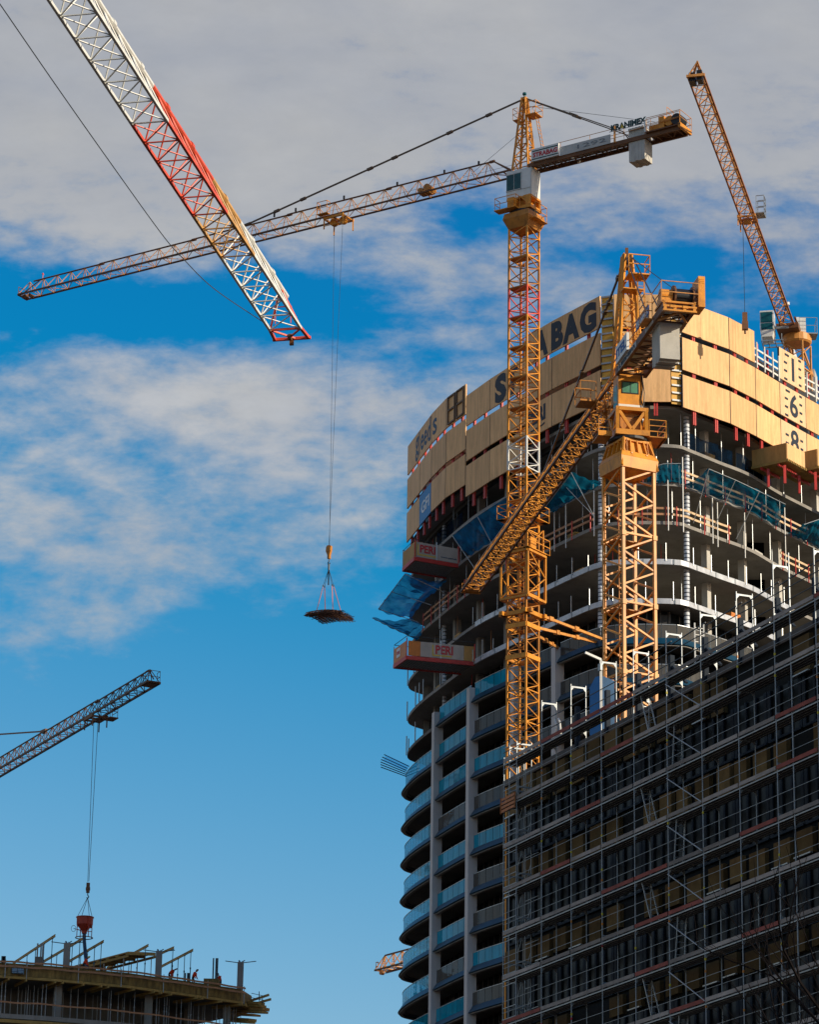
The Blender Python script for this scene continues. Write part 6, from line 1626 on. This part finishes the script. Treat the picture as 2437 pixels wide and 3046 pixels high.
# ================================================================ workers
def skin_obj(name, verts, edges, radii, mat, parent, origin, root=0):
    me = bpy.data.meshes.new(name); me.from_pydata([tuple(V(v) - origin) for v in verts], edges, []); me.materials.append(mat)
    o = bpy.data.objects.new(name, me); COL.objects.link(o); ORI[o.name] = V(origin)
    m = o.modifiers.new('Skin', 'SKIN'); o.modifiers.new('Sub', 'SUBSURF').levels = 1; o.modifiers['Sub'].render_levels = 1
    for i, r in enumerate(radii): me.skin_vertices[0].data[i].radius = (r, r)
    for i in range(len(verts)): me.skin_vertices[0].data[i].use_root = (i == root)
    if parent is not None: o.parent = parent; o.location = V(origin) - ORI[parent.name]
    else: o.location = origin
    return o
def person(foot, face, lean, label, reach=.2, helmet=None, turn=0.):
    """foot point, facing direction, forward lean of the trunk in degrees"""
    f = V(face).normalized(); s = f.cross(Z).normalized(); root = V(foot)
    def P(a, b, c): return root + f * a + s * b + Z * c
    la = R(lean); hip = (0, 0, .92)
    def T(u, b=0, fw=0): return P(math.sin(la) * u + math.cos(la) * fw, b, .92 + math.cos(la) * u - math.sin(la) * fw)
    head = T(.72, 0, .06)
    vs = [P(0, 0, .92), T(.2), T(.42), T(.53), T(.62), head, head + (T(.8) - T(.72)) * 1.6,
          P(.0, .1, .88), P(.06, .12, .48), P(0, .13, .09), P(.17, .14, .04),
          P(.0, -.1, .88), P(.12, -.12, .5), P(-.05, -.13, .09), P(.12, -.14, .04),
          T(.49, .2), T(.24, .27, .1), T(.1, .22, .3 + reach), T(.06, .2, .38 + reach),
          T(.49, -.2), T(.24, -.27, .1), T(.1, -.2, .3 + reach), T(.06, -.18, .38 + reach)]
    es = [(0, 1), (1, 2), (2, 3), (3, 4), (4, 5), (5, 6), (0, 7), (7, 8), (8, 9), (9, 10), (0, 11), (11, 12), (12, 13), (13, 14), (2, 15), (15, 16), (16, 17), (17, 18), (2, 19), (19, 20), (20, 21), (21, 22)]
    rr = [.13, .12, .15, .07, .055, .095, .08, .09, .065, .045, .04, .09, .065, .045, .04, .06, .045, .034, .035, .06, .045, .034, .035]
    b = skin_obj('person', vs, es, rr, trouser, None, root); tag(b, label, 'person', 'workers on the formwork deck')
    jv = [vs[0], vs[1], vs[2], T(.5), vs[15], vs[16], vs[17], vs[19], vs[20], vs[21]]
    skin_obj('jacket', jv, [(0, 1), (1, 2), (2, 3), (2, 4), (4, 5), (5, 6), (2, 7), (7, 8), (8, 9)], [.17, .165, .19, .12, .1, .075, .055, .1, .075, .055], hivis, b, root)
    up_ = (T(.8) - T(.72)).normalized()
    mb = MB(); cyl_stack(mb, V((0, 0, 0)), [(.15, .0), (.135, .02), (.125, .08), (.09, .13), (.03, .15)], 12)
    mb.v = [head + up_ * (.06 + p.z) + f * p.x + s * p.y for p in mb.v]; mb.build('helmet', helmet or helmet_m, b)
    mb = MB(); cyl_stack(mb, V((0, 0, 0)), [(.05, -.09), (.085, -.05), (.098, .02), (.09, .07)], 12); mb.v = [head + up_ * p.z + f * (p.x + .01) + s * p.y for p in mb.v]
    mb.prism([head + f * .1 + s * .015, head + f * .1 - s * .015, head + f * .13 - up_ * .03], up_ * .03); mb.build('face', skin_m, b)
    return b
zD_ = zL - hb + .15
for x, y, f, ln, lab, hm, rc in ((517, 2895, (1, -.3, 0), 55, 'person in orange jacket bent low beside the starter bars', None, .1), (590, 2895, (.9, -.4, 0), 28, 'person in orange jacket leaning forward, dark helmet, between starter bars and boxed column', None, .1),
                             (676, 2905, (-.9, -.5, 0), 22, 'person in orange jacket beside the last capped column', None, .1), (258, 2862, (1, -.1, 0), 30, 'person with a lime helmet guiding the blue hose', helmet_y, .15)):
    p = LL(tl(x, zL), -.9); person(V((p.x, p.y, zD_ + (.7 if x != 517 else .75))), f, ln, lab, rc, hm)

# ================================================================ bare tree, lower right corner
def tree(base, h, seed, label, spread=.55):
    rnd = random.Random(seed); th = thing('bare_tree', label, 'tree', base, 'bare trees before the scaffold')
    tr = MB(); br = MB()
    def grow(p, d, L, r, lv):
        n = 4; q = p
        for i in range(n):
            dd = (d + V((rnd.uniform(-.16, .16), rnd.uniform(-.16, .16), rnd.uniform(-.04, .12)))).normalized(); e = q + dd * L / n
            (tr if lv == 0 else br).tube(q, e, r * (1 - .5 * i / n), 7 if lv < 2 else 4, r * (1 - .5 * (i + 1) / n), cap=lv < 1)
            d = dd; q = e
            if lv < 4 and (i > 0 or lv > 0):
                for k in range(rnd.choice([1, 2, 2]) if lv < 3 else 1):
                    ax = V((rnd.uniform(-1, 1), rnd.uniform(-1, 1), rnd.uniform(-.15, .75))).normalized()
                    grow(q, (d * .75 + ax * spread * 1.35).normalized(), L * rnd.uniform(.45, .66), max(.004, r * .45), lv + 1)
    grow(V(base), V((0, 0, 1)), h * .62, h * .014, 0)
    tr.build('trunk', bark, th); br.build('crown', bark, th)
tree(V((7.1, 46, 0)), 11.6, 5, 'bare tree with thin dark twigs in front of the scaffold', .42)

# ================================================================ ground, light, sky, camera
g = MB().add([(-6000, -6000, 0), (6000, -6000, 0), (6000, 6000, 0), (-6000, 6000, 0)], [(0, 1, 2, 3)]).build('ground', ground_m); structure(g)

SUN_AZ, SUN_EL = 118., 21.
sdv = V((math.sin(R(SUN_AZ)) * math.cos(R(SUN_EL)), math.cos(R(SUN_AZ)) * math.cos(R(SUN_EL)), math.sin(R(SUN_EL))))
li = bpy.data.lights.new('sun', 'SUN'); li.energy = 4.6; li.angle = R(.5); li.color = (1, .87, .69)
lo = bpy.data.objects.new('sun', li); COL.objects.link(lo); lo.rotation_euler = sdv.to_track_quat('Z', 'Y').to_euler(); lo.location = (60, -60, 120)

W = bpy.data.worlds.new('World'); SC.world = W; W.use_nodes = True
nt = W.node_tree; N = nt.nodes; L = nt.links
for n_ in list(N): N.remove(n_)
def M(op, a, b=None, c=None, clamp=False):
    n_ = N.new('ShaderNodeMath'); n_.operation = op; n_.use_clamp = clamp
    for i, v_ in enumerate((a, b, c)):
        if v_ is None: continue
        if isinstance(v_, (int, float)): n_.inputs[i].default_value = v_
        else: L.new(v_, n_.inputs[i])
    return n_.outputs[0]
out = N.new('ShaderNodeOutputWorld'); bg = N.new('ShaderNodeBackground'); bg.inputs['Strength'].default_value = .1
sky = N.new('ShaderNodeTexSky'); sky.sky_type = 'NISHITA'; sky.sun_disc = False; sky.sun_elevation = R(SUN_EL); sky.sun_rotation = R(SUN_AZ)
sky.air_density = 1.0; sky.dust_density = .4; sky.ozone_density = 2.5
tc = N.new('ShaderNodeTexCoord'); sep = N.new('ShaderNodeSeparateXYZ'); L.new(tc.outputs['Generated'], sep.inputs[0])
X_, Y_, Z_ = sep.outputs
ya = M('MAXIMUM', M('ABSOLUTE', Y_), .25)
U = M('DIVIDE', X_, ya); Wd = M('DIVIDE', Z_, ya)
def uw(x, y): d = ray(x, y); return d.x / d.y, d.z / d.y
cmb = N.new('ShaderNodeCombineXYZ'); L.new(M('MULTIPLY', U, 1.), cmb.inputs[0]); L.new(M('MULTIPLY', Wd, 1.9), cmb.inputs[1]); L.new(M('MULTIPLY', Y_, .3), cmb.inputs[2])
def noise(scale, detail=8, rough=.6, off=(0, 0, 0), dist=0.):
    mp = N.new('ShaderNodeMapping'); mp.inputs['Location'].default_value = off; L.new(cmb.outputs[0], mp.inputs['Vector'])
    n_ = N.new('ShaderNodeTexNoise'); n_.inputs['Scale'].default_value = scale; n_.inputs['Detail'].default_value = detail; n_.inputs['Roughness'].default_value = rough; n_.inputs['Distortion'].default_value = dist
    L.new(mp.outputs[0], n_.inputs['Vector']); return n_.outputs['Fac']
n1 = noise(17, 9, .58, (3.1, 1.7, 0), .3); n2 = noise(46, 7, .6, (.4, 5.2, 0)); n3 = noise(9, 5, .5, (8, 2, 1)); n4 = noise(120, 5, .6, (1, 9, 2))
PXR = 1 / 9500.
def blob(x, y, rx, ry):
    u0, w0 = uw(x, y); a = M('MULTIPLY', M('SUBTRACT', U, u0), 1 / (rx * PXR * 1.06)); b = M('MULTIPLY', M('SUBTRACT', Wd, w0), 1 / (ry * PXR * 1.15))
    return M('EXPONENT', M('MULTIPLY', M('ADD', M('MULTIPLY', a, a), M('MULTIPLY', b, b)), -1.))
BL = [(1500, -200, 3400, 560, 1.5), (200, 420, 1000, 330, .9), (1250, 400, 900, 250, .55), (2300, 380, 800, 300, .7), (2380, 770, 260, 120, .5),
      (330, 670, 800, 120, .42), (950, 640, 420, 90, .25), (130, 905, 360, 80, -.95), (800, 930, 420, 100, -.95), (1390, 650, 170, 70, -.8), (1950, 770, 330, 70, -.5), (1750, 890, 300, 80, .3),
      (1330, 860, 330, 130, .5), (2050, 690, 260, 60, .35), (350, 1180, 900, 240, .72), (1050, 1280, 380, 250, .55), (150, 1600, 480, 200, .5), (780, 1640, 480, 170, .42), (230, 1920, 520, 200, .42),
      (1150, 1090, 200, 70, -.3), (1250, 2620, 2600, 600, -1.3), (900, 2080, 520, 200, -.42)]
# unseen broken cloud added all round outside the view, to steer the fill light
acc = None
for x, y, rx, ry, s_ in BL:
    t = M('MULTIPLY', blob(x, y, rx, ry), s_); acc = t if acc is None else M('ADD', acc, t)
side = M('MULTIPLY', M('SMOOTH_MIN', M('MAXIMUM', M('SUBTRACT', M('ABSOLUTE', U), .3), 0.), 1., .3), .55)  # unseen cloud cover, added for the fill on shaded faces
acc = M('ADD', acc, side)
cov = M('ADD', acc, M('ADD', M('MULTIPLY', M('SUBTRACT', n1, .5), 1.9), M('ADD', M('MULTIPLY', M('SUBTRACT', n2, .5), 1.35), M('MULTIPLY', M('SUBTRACT', n4, .5), .55))))
mr = N.new('ShaderNodeMapRange'); mr.interpolation_type = 'SMOOTHSTEP'; mr.inputs['From Min'].default_value = -.12; mr.inputs['From Max'].default_value = 1.15; L.new(cov, mr.inputs['Value'])
alpha = M('MULTIPLY', mr.outputs[0], .93)
# cloud tone: bright thin edges, greyer thick parts, larger soft variation
ton = M('ADD', M('MULTIPLY', n3, .5), M('MULTIPLY', n1, .5))
cr = N.new('ShaderNodeValToRGB'); L.new(ton, cr.inputs['Fac'])
cr.color_ramp.elements[0].position = .36; cr.color_ramp.elements[0].color = (3.75, 3.95, 4.4, 1); cr.color_ramp.elements[1].position = .66; cr.color_ramp.elements[1].color = (4.85, 4.85, 4.85, 1)
sc_ = N.new('ShaderNodeSeparateColor'); L.new(sky.outputs[0], sc_.inputs[0])
tint = N.new('ShaderNodeCombineColor')
L.new(M('MAXIMUM', M('MULTIPLY_ADD', sc_.outputs[0], 2.09, -2.8), .03), tint.inputs[0]); L.new(M('MAXIMUM', M('MULTIPLY_ADD', sc_.outputs[1], 1.42, -.8), .5), tint.inputs[1]); L.new(M('MULTIPLY_ADD', sc_.outputs[2], .97, 1.6), tint.inputs[2])
cl2 = N.new('ShaderNodeMix'); cl2.data_type = 'RGBA'; cl2.blend_type = 'MULTIPLY'; cl2.inputs['Factor'].default_value = 1; L.new(cr.outputs['Color'], cl2.inputs['A']); L.new(M('MULTIPLY_ADD', n2, M('MULTIPLY_ADD', blob(350, 1230, 1000, 400), .3, .16), M('MULTIPLY_ADD', blob(350, 1230, 900, 330), -.03, .91)), cl2.inputs['B'])
warm_fill = N.new('ShaderNodeMix'); warm_fill.data_type = 'RGBA'; warm_fill.blend_type = 'MULTIPLY'; L.new(M('MULTIPLY', side, 1.6, clamp=True), warm_fill.inputs['Factor']); L.new(cl2.outputs['Result'], warm_fill.inputs['A']); warm_fill.inputs['B'].default_value = (1.25, 1.0, .72, 1); cl2 = warm_fill  # unseen cloud tinted warm, so the fill in shade turns warmer
mx = N.new('ShaderNodeMix'); mx.data_type = 'RGBA'; L.new(alpha, mx.inputs['Factor']); L.new(tint.outputs[0], mx.inputs['A']); L.new(cl2.outputs['Result'], mx.inputs['B'])
L.new(mx.outputs['Result'], bg.inputs['Color']); L.new(bg.outputs[0], out.inputs['Surface'])

cd = bpy.data.cameras.new('camera'); cam = bpy.data.objects.new('camera', cd); COL.objects.link(cam); SC.camera = cam
cd.sensor_fit = 'HORIZONTAL'; cd.sensor_width = 24; cd.lens = 24 * FPX / 2437; cd.clip_end = 12000; cd.clip_start = .1
cam.location = EYE
rx = RM @ V((1, 0, 0)); ry = RM @ V((0, 1, 0)); rz = -(RM @ V((0, 0, 1)))
cam.matrix_world = Matrix(((rx.x, ry.x, rz.x, EYE.x), (rx.y, ry.y, rz.y, EYE.y), (rx.z, ry.z, rz.z, EYE.z), (0, 0, 0, 1)))
SC.view_settings.view_transform = 'Standard'; SC.view_settings.look = 'None'; SC.view_settings.exposure = 0; SC.view_settings.gamma = 1
SC.cycles.max_bounces = 6; SC.cycles.transparent_max_bounces = 16; SC.cycles.diffuse_bounces = 3; SC.cycles.glossy_bounces = 3
